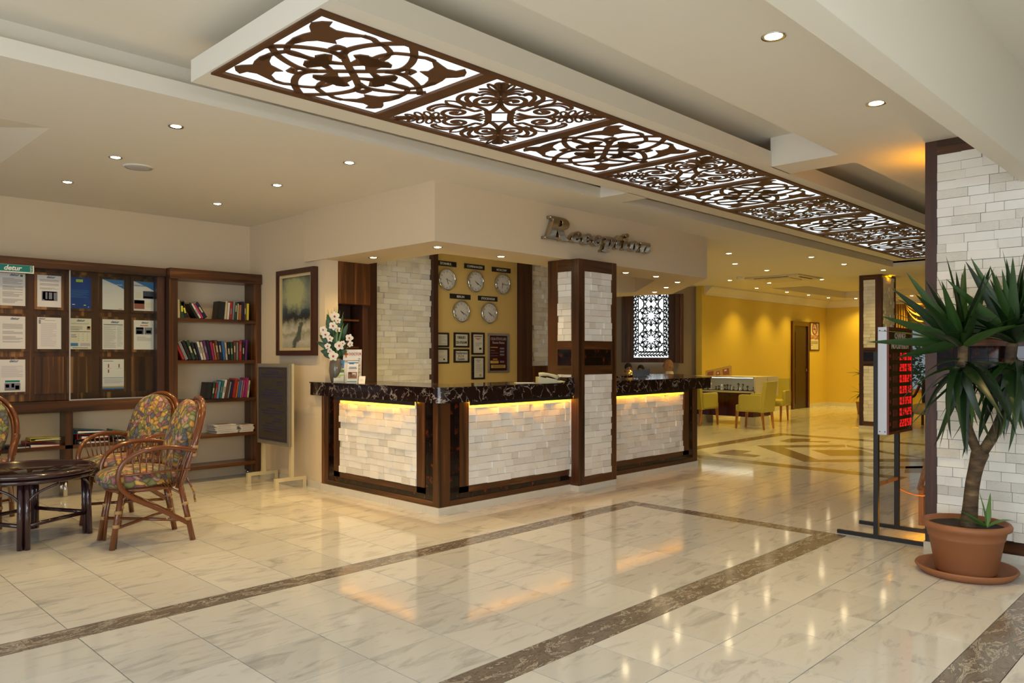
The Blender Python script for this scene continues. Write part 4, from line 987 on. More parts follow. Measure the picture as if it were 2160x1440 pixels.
paper(COLX[3], ROWZ[1], 'cream welcome sheet with a small portrait photo and a table', lines(.62, .76, 4, 'ink_black', .03, .6, 16, .25) + [(.08, .9, .82, .84, 'ink_grey'), (.03, .95, .56, .575, 'ink_black'), (.8, .96, .64, .75, 'photo_warm'), (.83, .93, .69, .75, 'ink_black'), (.03, .4, .1, .2, 'poster_blue_light'), (.5, .95, .1, .2, 'ink_lilac'), (.15, .85, .04, .055, 'ink_black')] + [(.4+.2*i, .44+.2*i, .28+.07*k, .29+.07*k, 'ink_black') for i in range(3) for k in range(4)] + [(.08, .3, .45, .465, 'ink_black'), (.08, .34, .39, .405, 'ink_black')], 'paper_cream', .205, logo=(.33, .9, .034))
paper(COLX[4], ROWZ[1], 'white timetable with a thick black rule near its top', lines(.06, .8, 24, 'ink_grey', .05, .62, 17, .35) + lines(.1, .8, 23, 'ink_grey', .68, .94, 18, .3) + [(.05, .95, .815, .835, 'ink_black')], logo=(.38, .88, .036))
paper(COLX[5], ROWZ[1], 'white flyer with two small photos side by side', lines(.3, .46, 7, 'ink_grey', .15, .85, 19, .35) + [(.3, .7, .81, .835, 'ink_red'), (.1, .48, .52, .76, 'photo_dark'), (.52, .9, .52, .76, 'photo_mid'), (.14, .4, .54, .64, 'paper'), (.6, .84, .56, .66, 'photo_warm'), (.1, .48, .70, .76, 'poster_blue_light')], logo=(.36, .89, .034))
paper(COLX[1], ROWZ[2], 'white list with a washed out photo at its foot, bottom row', lines(.46, .82, 13, 'ink_lilac', .05, .9, 20, .35) + [(.2, .78, .30, .36, 'teal_sign'), (.18, .8, .05, .28, 'photo_mid'), (.22, .36, .14, .24, 'paper'), (.45, .56, .14, .26, 'ink_black'), (.6, .76, .08, .2, 'paper')], logo=(.36, .92, .034))
paper(COLX[4], ROWZ[2], 'white contact sheet with three tiny portraits, alone in the bottom row', lines(.2, .36, 6, 'ink_grey', .08, .95, 21, .35) + [(.25, .31, .72, .84, 'photo_warm'), (.74, .8, .72, .84, 'photo_warm'), (.25, .31, .55, .66, 'photo_warm'), (.03, .97, .375, .39, 'poster_blue_light'), (0, 1, 0, .05, 'poster_blue_light'), (0, 1, .05, .1, 'photo_sand'), (.05, .5, .93, .945, 'ink_blue'), (.15, .4, .69, .7, 'ink_grey'), (.65, .9, .69, .7, 'ink_grey')])
t = thing('brand_sign', 'teal strip sign with white lettering at the top of the notice board', 'sign', (1.85, 8.555, 2.22))
B(1.62, 2.075, 8.552, 8.559, 2.215, 2.292).build('edge', 'white_plastic', t); B(1.62, 2.062, 8.548, 8.552, 2.228, 2.290).build('panel', 'teal_sign', t)
text('detur', .065, (1.82, 8.5465, 2.238), FACE_S, 'white_print', t, 'logo', extrude=.0006, shear=.25, bold=.0018)
text('INFO', .024, (2.056, 8.5465, 2.232), (PI/2, -PI/2, 0), 'white_print', t, 'lettering', extrude=.0004)
# ring binders on the lower shelf
def binder(x, y, z, w, d, h, rz, tilt, mat, label, st=0):
    t = thing('ring_binder', label, 'binder', (x, y, z), rz, 'ring binders lying on the low shelf')
    def f(u, v, q): return (x+u, y+v, z+q)
    m = MB(); a = h
    # wedge: tall at the spine (left), closing to the fore edge
    m.add([(x-w/2, y-d/2, z), (x+w/2, y-d/2, z), (x+w/2, y+d/2, z), (x-w/2, y+d/2, z), (x-w/2, y-d/2, z+.004), (x+w/2, y-d/2, z+.004), (x+w/2, y+d/2, z+.004), (x-w/2, y+d/2, z+.004)], [(0,3,2,1),(4,5,6,7),(0,1,5,4),(1,2,6,5),(2,3,7,6),(3,0,4,7)])
    m.add([(x-w/2, y-d/2, z+a-.004), (x+w/2, y-d/2, z+.016), (x+w/2, y+d/2, z+.016), (x-w/2, y+d/2, z+a-.004), (x-w/2, y-d/2, z+a), (x+w/2, y-d/2, z+.02), (x+w/2, y+d/2, z+.02), (x-w/2, y+d/2, z+a)], [(0,3,2,1),(4,5,6,7),(0,1,5,4),(1,2,6,5),(2,3,7,6),(3,0,4,7)])
    m.box(x-w/2-.004, x-w/2, y-d/2, y+d/2, z, z+a); m.build('cover', mat, t, local=False)
    m = MB().add([(x-w/2+.04, y-d/2+.006, z+.004), (x+w/2-.01, y-d/2+.006, z+.004), (x+w/2-.01, y+d/2-.006, z+.004), (x-w/2+.04, y+d/2-.006, z+.004), (x-w/2+.04, y-d/2+.006, z+a*.45), (x+w/2-.01, y-d/2+.006, z+.015), (x+w/2-.01, y+d/2-.006, z+.015), (x-w/2+.04, y+d/2-.006, z+a*.45)], [(0,3,2,1),(4,5,6,7),(0,1,5,4),(1,2,6,5),(2,3,7,6),(3,0,4,7)])
    m.build('pages', 'paper', t); return t
plain('binder_red', (0.35, 0.02, 0.012), .35); plain('binder_blue', (0.01, 0.07, 0.13), .35); plain('binder_teal', (0.0, 0.12, 0.13), .35); plain('binder_yellow', (0.5, 0.46, 0.04), .4); plain('binder_black', (.012, .012, .014), .4)
binder(2.17, 8.69, .52, .30, .17, .062, 0, 0, 'binder_red', 'red ring binder lying under the yellow one, left compartment')
binder(2.19, 8.69, .583, .26, .17, .03, 0, 0, 'binder_yellow', 'yellow ring binder on top of the red one, left compartment')
binder(1.95, 8.69, .52, .22, .17, .04, 0, 0, 'binder_black', 'black folder lying behind the wicker chair, left compartment')
binder(2.62, 8.69, .52, .33, .17, .05, 0, 0, 'binder_black', 'black ring binder at the bottom of the pile under red and blue ones')
binder(2.63, 8.69, .571, .31, .17, .055, 0, 0, 'binder_red', 'red ring binder in the middle of the pile, right compartment')
binder(2.59, 8.69, .627, .30, .17, .055, 0, 0, 'binder_blue', 'dark blue ring binder topping the pile beside the upright')
binder(2.95, 8.69, .52, .28, .17, .05, 0, 0, 'binder_black', 'black folder under the teal binder, right compartment')
binder(2.94, 8.69, .571, .27, .17, .08, 0, 0, 'binder_teal', 'teal ring binder resting on a black folder behind the wicker chair')

bc = thing('bookcase', 'tall walnut bookcase with open shelves beside the oil painting wall', 'bookcase', (3.89, 8.65, 0))
B(3.344, 3.436, 8.50, 8.785, 0.055, 2.285).build('side_panel', 'walnut', bc); B(4.347, 4.405, 8.50, 8.785, 0.055, 2.285).build('side_panel', 'walnut', bc)
B(3.342, 4.408, 8.475, 8.785, 2.262, 2.375).build('crown', 'walnut_across', bc)
SH = (1.835, 1.37, 0.93, 0.53)
for z in SH + (0.185,): B(3.436, 4.347, 8.505, 8.785, z-0.038, z).build('shelf', 'walnut_across', bc)
for x in (3.41, 4.37):
    for y in (8.53, 8.75): MB().lathe([(0.02, 0), (0.02, 0.055)], (x, y, 0), 12).build('foot', 'chrome', bc)
BK = dict(black=(.012,.012,.014), navy=(.012,.014,.045), white=(.62,.60,.56), red=(.32,.02,.015), cream=(.5,.43,.28), orange=(.40,.12,.02), green=(.015,.05,.03), grey=(.2,.2,.22), purple=(.09,.02,.14), blue=(.03,.12,.34), sky=(.10,.25,.45), pink=(.42,.03,.14), magenta=(.30,.015,.12), brown=(.10,.045,.025), yellow=(.62,.55,.05), teal=(.01,.14,.12))
for k, v in BK.items(): plain('book_'+k, v, .4)
ORD = 'first second third fourth fifth sixth seventh eighth ninth tenth eleventh twelfth thirteenth fourteenth fifteenth sixteenth seventeenth eighteenth nineteenth twentieth twenty-first twenty-second twenty-third'.split()
def book(x, z, t, h, dep, lean, colr, label, grp):
    o = thing('book', label, 'book', (x, 8.53, z), 0, grp)
    m = MB().mat(0); c = .002
    m.box(-t/2, t/2, 0, c, 0, h).box(-t/2, -t/2+c, 0, dep, 0, h).box(t/2-c, t/2, 0, dep, 0, h)
    m.build('cover', 'book_'+colr, o, local=True); B(-t/2+c, t/2-c, c, dep-.004, .003, h-.004).build('pages', 'paper_cream', o, local=True)
    q = (int(x*7919) % 10)/10
    if t > .018 and q < .6: B(-t*.22, t*.22, -.0006, 0.0005, h*(.3+q*.3), h*(.62+q*.4)).build('spine_label', 'book_yellow' if colr in ('black', 'green') and x < 3.6 else ('book_cream' if colr in ('black', 'navy', 'brown', 'green') else 'book_grey'), o, local=True)
    o.rotation_euler = (0, lean, 0); return o
g = 'books on the bookcase top shelf'
def book_row_from(spec, x0, z, shelf, grp, k0=0):
    x = x0
    for i, (t, h, le, cn) in enumerate(spec):
        a = math.radians(le); ca, sa = math.cos(a), math.sin(a)
        book(x+t/2*ca, z+t/2*abs(sa)+.0005, t, h, .15, a, cn, '%s %s book, %s from the left on the bookcase\'s %s shelf' % (cn, 'leaning' if abs(le) > 4 else 'upright', ORD[k0+i], shelf), grp)
        x += t/ca + .002
    return x
book_row_from([(.03,.20,-2,'cream'), (.045,.19,-3,'green'), (.04,.18,-14,'black')], 3.445, SH[0], 'top', g)
book_row_from([(.028,.185,-30,'black'), (.022,.18,-31,'white'), (.022,.18,-32,'pink'), (.038,.20,-33,'navy')], 3.655, SH[0], 'top', g, 3)
book_row_from([(.075,.20,6,'black'), (.028,.21,5,'cream'), (.028,.195,5,'white'), (.032,.205,4,'red'), (.026,.215,4,'grey'), (.03,.205,3,'green'), (.018,.19,2,'cream'), (.032,.175,2,'orange'), (.03,.215,1,'navy'), (.028,.195,1,'brown'), (.03,.195,1,'yellow')], 3.895, SH[0], 'top', g, 7)
g = 'books on the bookcase middle shelf'
x = book_row_from([(.028,.19,-24,'red'), (.034,.215,-24,'grey'), (.036,.225,-22,'black'), (.036,.225,-20,'green'), (.03,.205,-19,'black'), (.022,.20,-17,'navy'), (.026,.21,-16,'white'), (.026,.205,-14,'cream'), (.034,.22,-13,'purple'), (.032,.225,-12,'black'), (.026,.205,-11,'magenta'), (.02,.19,-10,'orange'), (.034,.225,-9,'brown'), (.032,.215,-8,'navy'), (.03,.215,-7,'blue'), (.022,.20,-5,'cream'), (.034,.20,-4,'black'), (.03,.205,-3,'green'), (.03,.21,-1,'brown'), (.024,.205,0,'grey')], 3.50, SH[1], 'middle', g)
book_row_from([(.036,.225,0,'red'), (.03,.20,1,'black'), (.028,.235,3,'purple')], min(x+.006, 4.24), SH[1], 'middle', g, 20)
g = 'books on the bookcase third shelf'
book_row_from([(.062,.185,7,'black'), (.032,.185,8,'green'), (.024,.185,9,'red'), (.03,.195,9,'sky'), (.028,.205,10,'teal'), (.03,.215,11,'white'), (.03,.21,11,'brown'), (.022,.19,11,'grey'), (.03,.21,11,'navy'), (.038,.225,10,'red'), (.022,.19,9,'orange'), (.026,.195,8,'blue'), (.022,.20,8,'grey'), (.024,.205,8,'pink'), (.036,.23,8,'magenta'), (.026,.20,6,'cream')], 3.755, SH[2], 'third', g)
# newspapers on the lowest shelf
rg = random.Random(5)
for px_, n, lab, gr, w in ((4.00, 9, 'folded newspaper in the wide uneven pile in the bookcase, %s from the bottom', 'newspapers in the wide pile', .26), (4.25, 7, 'folded newspaper in the neat pile at the bookcase\'s side panel, %s from the bottom', 'newspapers in the neat pile', .17)):
    z = SH[3] + .001
    for i in range(n):
        h = rg.uniform(.008, .013); a = rg.uniform(-.12, .12); s = rg.uniform(-.012, .012)
        o = thing('newspaper', lab % ORD[i], 'newspaper', (px_+s, 8.62, z), a*.4, gr)
        m = MB(); u = w/2
        m.prism([(-u, 0), (u-.01, 0), (u, h/2), (u-.01, h), (-u, h*.8)], lambda p, q, d: (p, d, q), -.1, .1); m.build('sheets', 'paper', o, local=True)
        if i == n-1 or i % 2: B(-u*.7, u*.5, -.1006, -.0995, h*.3, h*.5).build('print', 'photo_mid', o, local=True)
        if i == n-1: B(-u*.5, u*.6, -.06, .05, h*.9, h*.9+.0016).build('print', 'photo_warm', o, local=True)
        z += h + .0008

# ------------------------------------------------------------------ oil painting, notice stand
t = thing('oil_painting', 'oil painting of a snowy field under storm clouds in a dark frame', 'painting', (4.40, 7.655, 1.42))
y0, y1, z0, z1 = 7.255, 8.055, 1.422, 2.376
def rectframe(y0, y1, z0, z1, w, x0, x1): return MB().box(x0, x1, y0, y1, z0, z0+w).box(x0, x1, y0, y1, z1-w, z1).box(x0, x1, y0, y0+w, z0+w, z1-w).box(x0, x1, y1-w, y1, z0+w, z1-w)
rectframe(y0, y1, z0, z1, .055, 4.36, 4.42).build('outer_frame', 'frame_brown', t); rectframe(y0+.055, y1-.055, z0+.055, z1-.055, .03, 4.375, 4.415).build('inner_frame', 'frame_gold', t)
B(4.395, 4.41, y0+.08, y1-.08, z0+.08, z1-.08).build('canvas', 'oil_painting', t)
t = thing('notice_stand', 'cream metal floor stand holding a dark notice panel before the painting wall', 'notice stand', (4.2, 7.77, 0))
B(4.165, 4.20, 7.42, 8.11, .447, 1.333).build('panel_frame', 'grey_metal', t); B(4.160, 4.165, 7.455, 8.08, .49, 1.295).build('panel', 'notice_black', t)
m = MB(); rg = random.Random(9); z = 1.24
m.box(4.158, 4.1605, 7.47, 8.065, 1.278, 1.285).box(4.158, 4.1605, 7.47, 8.065, .505, .512).box(4.158, 4.1605, 7.47, 7.476, .512, 1.278).box(4.158, 4.1605, 8.059, 8.065, .512, 1.278)
for q in [(.26,0),(.5,0),(.42,0),None,(.15,-.17),(.15,-.17),None,(.3,.02),(.44,0),(.5,0),(.46,0),(.2,-.14),(.36,-.02),None,(.2,.02),(.52,0),(.44,0),(.1,0),(.16,-.13),(.24,-.13),(.18,.05),(.46,0),(.42,0),(.34,0),(.16,-.14)]:
    if q: m.box(4.1588, 4.1604, 7.767+q[1]-q[0]/2, 7.767+q[1]+q[0]/2, z, z+.011)
    z -= .0285
m.build('print', 'purple_ink', t)
for y in (7.455, 8.07):
    B(4.20, 4.235, y-.022, y+.022, .10, 1.333).build('post', 'cream_metal', t)
    MB().box(4.02, 4.385, y-.02, y+.02, .085, .12).box(4.02, 4.06, y-.02, y+.02, 0, .085).box(4.345, 4.385, y-.02, y+.02, 0, .085).build('foot', 'cream_metal', t)

led = solo(B(5.1, 6.2, 5.86, 5.875, 1.02, 1.04), 'light_strip', 'yellow_led', 'warm light strip on the staff side of the left reception wing', 'light strip', (5.6, 5.87, 1.02))
led = solo(B(5.06, 5.075, 5.95, 7.0, 1.02, 1.04), 'light_strip', 'yellow_led', 'warm light strip on the staff side of the left return', 'light strip', (5.06, 6.4, 1.02))
# ------------------------------------------------------------------ things on the reception counter
def orchid():
    x, y, z = 4.475, 6.99, 1.14
    t = thing('orchid_arrangement', 'tall arrangement of white orchids and dark leaves in a smoky vase', 'flowers', (x, y, z))
    MB().lathe([(.001, 0), (.05, 0), (.06, .02), (.075, .12), (.07, .2), (.055, .25), (.05, .25), (.06, .19), (.06, .03), (.001, .02)], (x, y, z), 24, False).build('vase', 'smoky_vase', t)
    rg = random.Random(3)
    def P3(a, b, c): return Vector((x, y, z)) + rv*a + Vector((0, 0, c)) - dv*b      # a to the right, b towards the viewer
    stems = MB()
    def leaf(p, q, w, nm='leaf', mt='orchid_leaf', bend=.03):
        p = Vector(p); q = Vector(q); d = q-p; s = d.cross(-dv).normalized(); n = 6; vs = []; fs = []
        for i in range(n+1):
            f = i/n; c = p+d*f + (-dv)*bend*math.sin(PI*f); ww = w*math.sin(PI*(f*.86+.12))**.8
            if i == n: ww = .0008
            vs += [c-s*ww, c+(-dv)*(-.25*ww), c+s*ww]
        for i in range(n): fs += [(i*3, i*3+1, i*3+4, i*3+3), (i*3+1, i*3+2, i*3+5, i*3+4)]
        MB().add(vs, fs, True).build(nm, mt, t)
    for (a0, c0, a1, c1, w) in ((.0,.3,-.16,.33,.035),(.0,.32,-.2,.43,.03),(.0,.35,-.17,.50,.035),(.0,.3,.12,.33,.035),(.02,.35,.13,.62,.03),(.0,.4,-.1,.66,.035),(-.02,.5,-.09,.72,.03),(.0,.45,.08,.70,.028),(.0,.3,.03,.55,.04),(0,.3,-.08,.42,.045),(.02,.3,.09,.44,.04),(0,.28,-.13,.29,.035),(0,.3,.06,.30,.04)):
        leaf(P3(a0, .0, c0), P3(a1, .03, c1), w)
    for a1, c1 in ((-.05,.76),(-.02,.79),(.0,.80),(.02,.79),(.04,.76),(-.09,.77),(.075,.74)): leaf(P3(0, -.01, .3), P3(a1, .0, c1), .007, 'blade', 'foliage')
    for a0, a1, c1 in ((.02,.09,.62),(.015,.035,.6)): leaf(P3(a0, .05, .3), P3(a1, .06, c1), .009, 'blade', 'leaf_bright')
    fl = [(.0,.69,.050),(.035,.645,.032),(-.015,.59,.045),(.03,.55,.032),(-.12,.55,.040),(-.09,.50,.045),(-.045,.455,.035),(.155,.465,.042),(.165,.40,.032),(.05,.385,.052),(.088,.41,.028),(-.07,.38,.034),(-.05,.33,.03),(-.01,.275,.052)]
    for i, (a, c, s) in enumerate(fl):
        ctr = P3(a, .07+rg.uniform(-.01, .02), c); tilt = rg.uniform(-.5, .5); tv = Vector((0, 0, 1))
        m = MB().mat(0)
        for k in range(5):
            an = tilt + PI/2 + 2*PI*k/5; dr = rv*math.cos(an)+tv*math.sin(an); sd = (-rv*math.sin(an)+tv*math.cos(an)); w = s*(.42 if k in (0, 2, 3) else .6)
            vs = [ctr, ctr+dr*s*.5+sd*w-dv*.012, ctr+dr*s*.95+sd*w*.5-dv*.004, ctr+dr*s*1.05-dv*.0, ctr+dr*s*.95-sd*w*.5-dv*.004, ctr+dr*s*.5-sd*w-dv*.012]
            m.add(vs, [(0, 1, 2, 3, 4, 5)], True)
        m.mat(1); m.ell(tuple(ctr-dv*.012), (s*.2, s*.2, s*.24), 8, 6)
        m.build('blossom', ['orchid_petal', 'orchid_heart'], t)
        stems.tube([P3(0, 0, .2), P3(a*.5, .03, (c+.22)/2), ctr], .003, 5)
    stems.build('stems', 'foliage', t)
orchid()
def fdiag(cx, cy, lean=0.0):
    """frame of a card that stands on the counter at (cx,cy) and looks at the lobby"""
    return lambda u, v, d: tuple(Vector((cx, cy, 1.14)) + rv*u + Vector((0, 0, v)) - dv*(d - v*lean))
def cardthing(name, label, cat, cx, cy, w, h, mat, lean, items, th=.004):
    t = thing(name, label, cat, (cx, cy, 1.14)); f = fdiag(cx, cy, lean)
    MB().prism([(-w/2, 0), (w/2, 0), (w/2, h), (-w/2, h)], f, -th, 0).build('card', mat, t)
    mats = []; m = MB()
    for u0, u1, v0, v1, mt in items:
        if mt not in mats: mats.append(mt)
        m.mat(mats.index(mt)); a0, a1 = -w/2+w*u0, -w/2+w*u1
        m.prism([(a0, h*v0), (a1, h*v0), (a1, h*v1), (a0, h*v1)], f, 0, .0008)
    if items: m.build('print', mats, t)
    return t, f
DIAGROT = (PI/2, 0, math.radians(44.5-90))
t, f = cardthing('doctor_sign', 'upright white card headed Doctor with an orange cross on the counter', 'sign', 4.57, 6.84, .195, .345, 'paper', .06,
    [(.05, .28, .83, .89, 'ink_orange'), (.125, .205, .75, .97, 'ink_orange'), (.06, .9, .655, .668, 'ink_black'), (.06, .8, .62, .633, 'ink_black'), (.6, .94, .52, .53, 'ink_black'), (.6, .9, .49, .5, 'ink_black'), (.6, .92, .41, .42, 'ink_black'), (.6, .94, .31, .32, 'ink_black'), (.6, .86, .28, .29, 'ink_black'), (.6, .9, .18, .19, 'ink_black'), (.82, .93, .7, .74, 'ink_grey')])
text('DOCTOR', .036, f(-.036, .287, .0012-.287*0), DIAGROT, 'ink_red', t, 'lettering', extrude=.0004, bold=.0008, sx=.84)
t, f = cardthing('brochure_holder', 'clear holder of tall leaflets showing a yellow hotel under blue sky', 'brochure holder', 4.45, 6.91, .105, .235, 'paper', .22,
    [(0, 1, .62, 1, 'poster_blue_light'), (.25, .85, .58, .84, 'photo_sand'), (.3, .8, .62, .65, 'paper_cream'), (.3, .8, .68, .71, 'paper_cream'), (.3, .8, .74, .77, 'paper_cream'), (0, 1, .44, .58, 'foliage'), (0, 1, .3, .36, 'poster_green'), (.3, .7, .22, .27, 'gold_label'), (0, 1, 0, .08, 'grey_print'), (.35, .75, .94, .97, 'white_print')], .02)
MB().prism([(-.058, 0), (.058, 0), (.058, .10), (-.058, .10)], f, .012, .015).build('front_pane', 'clear_glass', t)
t, f = cardthing('brochure_holder', 'clear holder of white leaflets with a blue wave and a dish photo', 'brochure holder', 4.485, 6.71, .11, .225, 'paper', .20,
    [(0, 1, .9, .95, 'poster_blue_light'), (.15, .6, .86, .9, 'ink_blue'), (.15, .85, .70, .73, 'ink_blue'), (.12, .88, .64, .67, 'ink_blue'), (.08, .92, .2, .5, 'photo_warm'), (.2, .5, .25, .4, 'photo_sand'), (.5, .8, .3, .45, 'paper'), (.1, .4, .4, .5, 'photo_dark'), (0, .9, .04, .08, 'poster_blue_light'), (.12, .8, .55, .565, 'photo_sand')], .02)
MB().prism([(-.06, 0), (.06, 0), (.06, .09), (-.06, .09)], f, .012, .015).build('front_pane', 'clear_glass', t)
cardthing('card_stack', 'small propped white business cards beside the white leaflets', 'cards', 4.525, 6.60, .065, .07, 'paper', .5, [(.2, .8, .3, .35, 'ink_grey'), (.2, .7, .5, .55, 'ink_grey')], .012)
# telephone
t = thing('telephone', 'cream desk telephone with its handset on, beside the pillar', 'telephone', (5.97, 5.33, 1.14), 0)
c = Vector((5.965, 5.345, 1.14)); A1 = Vector((.80, -.60, 0)); A2 = Vector((.60, .80, 0))
fp = lambda u, v, d: tuple(c + A1*u + A2*d + Vector((0, 0, v)))
MB().prism([(-.11, 0), (.13, 0), (.13, .018), (-.09, .062), (-.11, .06)], fp, -.085, .085).build('body', 'phone_cream', t)
m = MB()
for i in range(4):
    for j in range(3): m.prism([(.0+i*.026, .044-.2*(i*.026)), (.018+i*.026, .041-.2*(i*.026)), (.018+i*.026, .049-.2*(i*.026)), (.0+i*.026, .052-.2*(i*.026))], fp, -.01+j*.028, .01+j*.028)
m.build('keypad', 'white_plastic', t)
m = MB(); m.tube([fp(-.1, .083, -.055), fp(-.06, .09, -.055), fp(0, .085, -.055), fp(.06, .07, -.055), fp(.1, .052, -.055)], [.022, .02, .015, .018, .024], 10); m.build('handset', 'phone_cream', t)
m = MB(); m.tube([fp(.11, .02, -.09), fp(.16, .012, -.12), fp(.14, .012, -.16), fp(.08, .012, -.15), fp(.1, .012, -.1)], .006, 6); m.build('cord', 'phone_cream', t)
solo(MB().prism([(-.1, 0), (.1, 0), (.1, .003), (-.1, .006)], lambda u, v, d: tuple(Vector((5.70, 5.42, 1.1405)) + A1*u + A2*d + Vector((0, 0, v))), -.07, .07), 'paper_sheets', 'paper', 'loose white paper sheets lying left of the telephone', 'paper', (5.70, 5.42, 1.1405))
# bell and terminal
bx_, by_ = 9.0, 6.5
t = thing('desk_bell', 'small brass service bell on the inner marble ledge', 'bell', (bx_, by_, 1.145))
MB().lathe([(.07, 0), (.075, .006), (.07, .014)], (bx_, by_, 1.145), 20).build('base', 'brass', t)
MB().lathe([(.062, .016), (.06, .03), (.045, .055), (.02, .07), (.001, .073)], (bx_, by_, 1.145), 20, False).build('dome', 'brass', t)
MB().lathe([(.004, .07), (.004, .09), (.011, .093), (.001, .105)], (bx_, by_, 1.145), 10, False).build('button', 'chrome', t)
t = thing('brass_box', 'small brass edged box beside the bell near the pillar', 'box', (8.6, 6.55, 1.145)); B(8.55, 8.66, 6.5, 6.6, 1.145, 1.185).build('body', 'frame_brown', t); B(8.545, 8.665, 6.495, 6.605, 1.185, 1.197).build('lid', 'brass', t)
t = thing('payment_terminal', 'black low terminal screen seen from behind on the right counter', 'terminal', (8.06, 5.64, 1.14))
q = Vector((8.06, 5.64, 1.14)); fq = lambda u, v, d: tuple(q + rv*u + Vector((0, 0, v)) - dv*d)
MB().prism([(-.105, .012), (.105, .03), (.11, .115), (-.10, .095)], fq, -.012, .012).build('screen', 'black_plastic', t)
MB().prism([(-.04, 0), (.07, 0), (.05, .05), (-.01, .05)], fq, -.03, -.012).build('stand', 'black_plastic', t); MB().prism([(-.07, 0), (.09, 0), (.09, .008), (-.07, .008)], fq, -.06, .05).build('foot', 'black_plastic', t)

# ------------------------------------------------------------------ people behind the counter
def remeshed(mb, voxel, name, mat, parent):
    me = mb.mesh('tmp', mat); o = bpy.data.objects.new('tmp', me); COL.objects.link(o)
    md = o.modifiers.new('r', 'REMESH'); md.mode = 'VOXEL'; md.voxel_size = voxel; md.use_smooth_shade = True
    sm = o.modifiers.new('s', 'SMOOTH'); sm.iterations = 4; sm.factor = .5
    me2 = bpy.data.meshes.new_from_object(o.evaluated_get(bpy.context.evaluated_depsgraph_get()))
    bpy.data.objects.remove(o); bpy.data.meshes.remove(me)
    me2.materials.clear(); me2.materials.append(MATS[mat])
    for p in me2.polygons: p.use_smooth = True; p.material_index = 0
    r = bpy.data.objects.new(name, me2); COL.objects.link(r); r.parent = parent; return r
def person(label, loc, rz, shirt, bald, lean=0.0):
    t = thing('person', label, 'person', loc, 0)
    b = MB()
    # body facing +x, seated; pelvis at .50
    b.ell((0, 0, .52), (.13, .17, .12)); b.ell((lean*.3, 0, .74), (.115, .16, .22)); b.ell((lean*.6, 0, .965), (.115, .19, .12))
    for s in (-1, 1):
        b.tube([(0, s*.09, .5), (.22, s*.11, .51), (.44, s*.11, .50)], [.09, .08, .06], 10); b.tube([(.44, s*.11, .5), (.43, s*.11, .28), (.42, s*.11, .07)], [.062, .055, .04], 10); b.ell((.48, s*.11, .04), (.13, .045, .04))
        b.tube([(lean*.6, s*.175, 1.01), (.02, s*.23, .80), (.06, s*.22, .68)], [.055, .045, .04], 8); b.tube([(.06, s*.22, .68), (.2, s*.16, .66), (.30, s*.10, .665)], [.042, .034, .028], 8)
        b.ell((.335, s*.085, .665), (.045, .035, .018))
        for k in range(4): b.tube([(.36, s*(.065+.016*k), .665), (.395, s*(.065+.016*k), .66), (.415, s*(.067+.016*k), .648)], [.010, .009, .008], 6)
        b.tube([(.33, s*.06, .668), (.36, s*.045, .665)], [.011, .009], 6)
    hx = lean+.02; hz = 1.235
    b.tube([(lean*.7, 0, 1.0), (hx-.01, 0, 1.15)], [.062, .055], 10)
    b.ell((hx, 0, hz), (.098, .077, .115)); b.ell((hx+.035, 0, hz-.055), (.062, .058, .06))
    b.ell((hx+.102, 0, hz-.012), (.018, .014, .024)); b.ell((hx+.085, 0, hz-.058), (.014, .026, .010))
    for s in (-1, 1): b.ell((hx-.005, s*.08, hz-.008), (.02, .012, .032))
    remeshed(b, .011, 'body', 'skin', t)
    sh = MB(); sh.ell((lean*.3, 0, .74), (.13, .175, .23)); sh.ell((lean*.6, 0, .975), (.13, .20, .125)); sh.ell((0, 0, .56), (.14, .18, .1))
    sh.tube([(lean*.65, 0, 1.02), (lean*.7, 0, 1.12)], [.085, .072], 12)
    for s in (-1, 1): sh.tube([(lean*.6, s*.17, 1.02), (.02, s*.235, .82)], [.07, .06], 10)
    remeshed(sh, .014, 'shirt', shirt, t)
    tr = MB(); tr.ell((0, 0, .50), (.145, .182, .11))
    for s in (-1, 1): tr.tube([(0, s*.09, .5), (.22, s*.11, .51), (.45, s*.11, .50)], [.1, .09, .07], 10); tr.tube([(.45, s*.11, .5), (.435, s*.11, .28), (.425, s*.11, .1)], [.07, .063, .055], 10)
    remeshed(tr, .015, 'trousers', 'trousers', t)
    e = MB()
    for s in (-1, 1): e.ell((hx+.088, s*.03, hz+.008), (.009, .012, .008), 8, 6)
    e.build('eyes', 'ink_black', t, local=True)
    if not bald:
        h = MB(); h.ell((hx-.012, 0, hz+.022), (.104, .085, .112)); h.ell((hx-.04, 0, hz-.03), (.072, .08, .08)); remeshed(h, .012, 'hair', 'hair', t)
    else:
        h = MB(); h.ell((hx-.035, 0, hz-.025), (.068, .082, .05)); remeshed(h, .01, 'hair_fringe', 'old_oak', t)
    t.rotation_euler = (0, 0, rz)
    return t
def office_chair(label, loc, rz):
    t = thing('office_chair', label, 'chair', loc, 0)
    m = MB(); m.ell((0, 0, .36), (.22, .23, .045), 16, 8, .6); m.build('seat', 'dark_shirt', t, local=True)
    m = MB(); m.ell((-.23, 0, .70), (.03, .20, .16), 14, 8, .6); m.build('backrest', 'dark_shirt', t, local=True)
    MB().bar((-.16, 0, .35), (-.25, 0, .62), .05, .02).build('back_bar', 'black_plastic', t, local=True); MB().lathe([(.03, .08), (.03, .33)], (0, 0, 0), 10).build('column', 'chrome', t, local=True)
    m = MB()
    for k in range(5): a = 2*PI*k/5; m.bar((0, 0, .075), (.26*math.cos(a), .26*math.sin(a), .05), .04, .03); m.ell((.26*math.cos(a), .26*math.sin(a), .027), (.027, .02, .027), 8, 6)
    m.build('star_base', 'black_plastic', t, local=True)
    t.rotation_euler = (0, 0, rz); return t
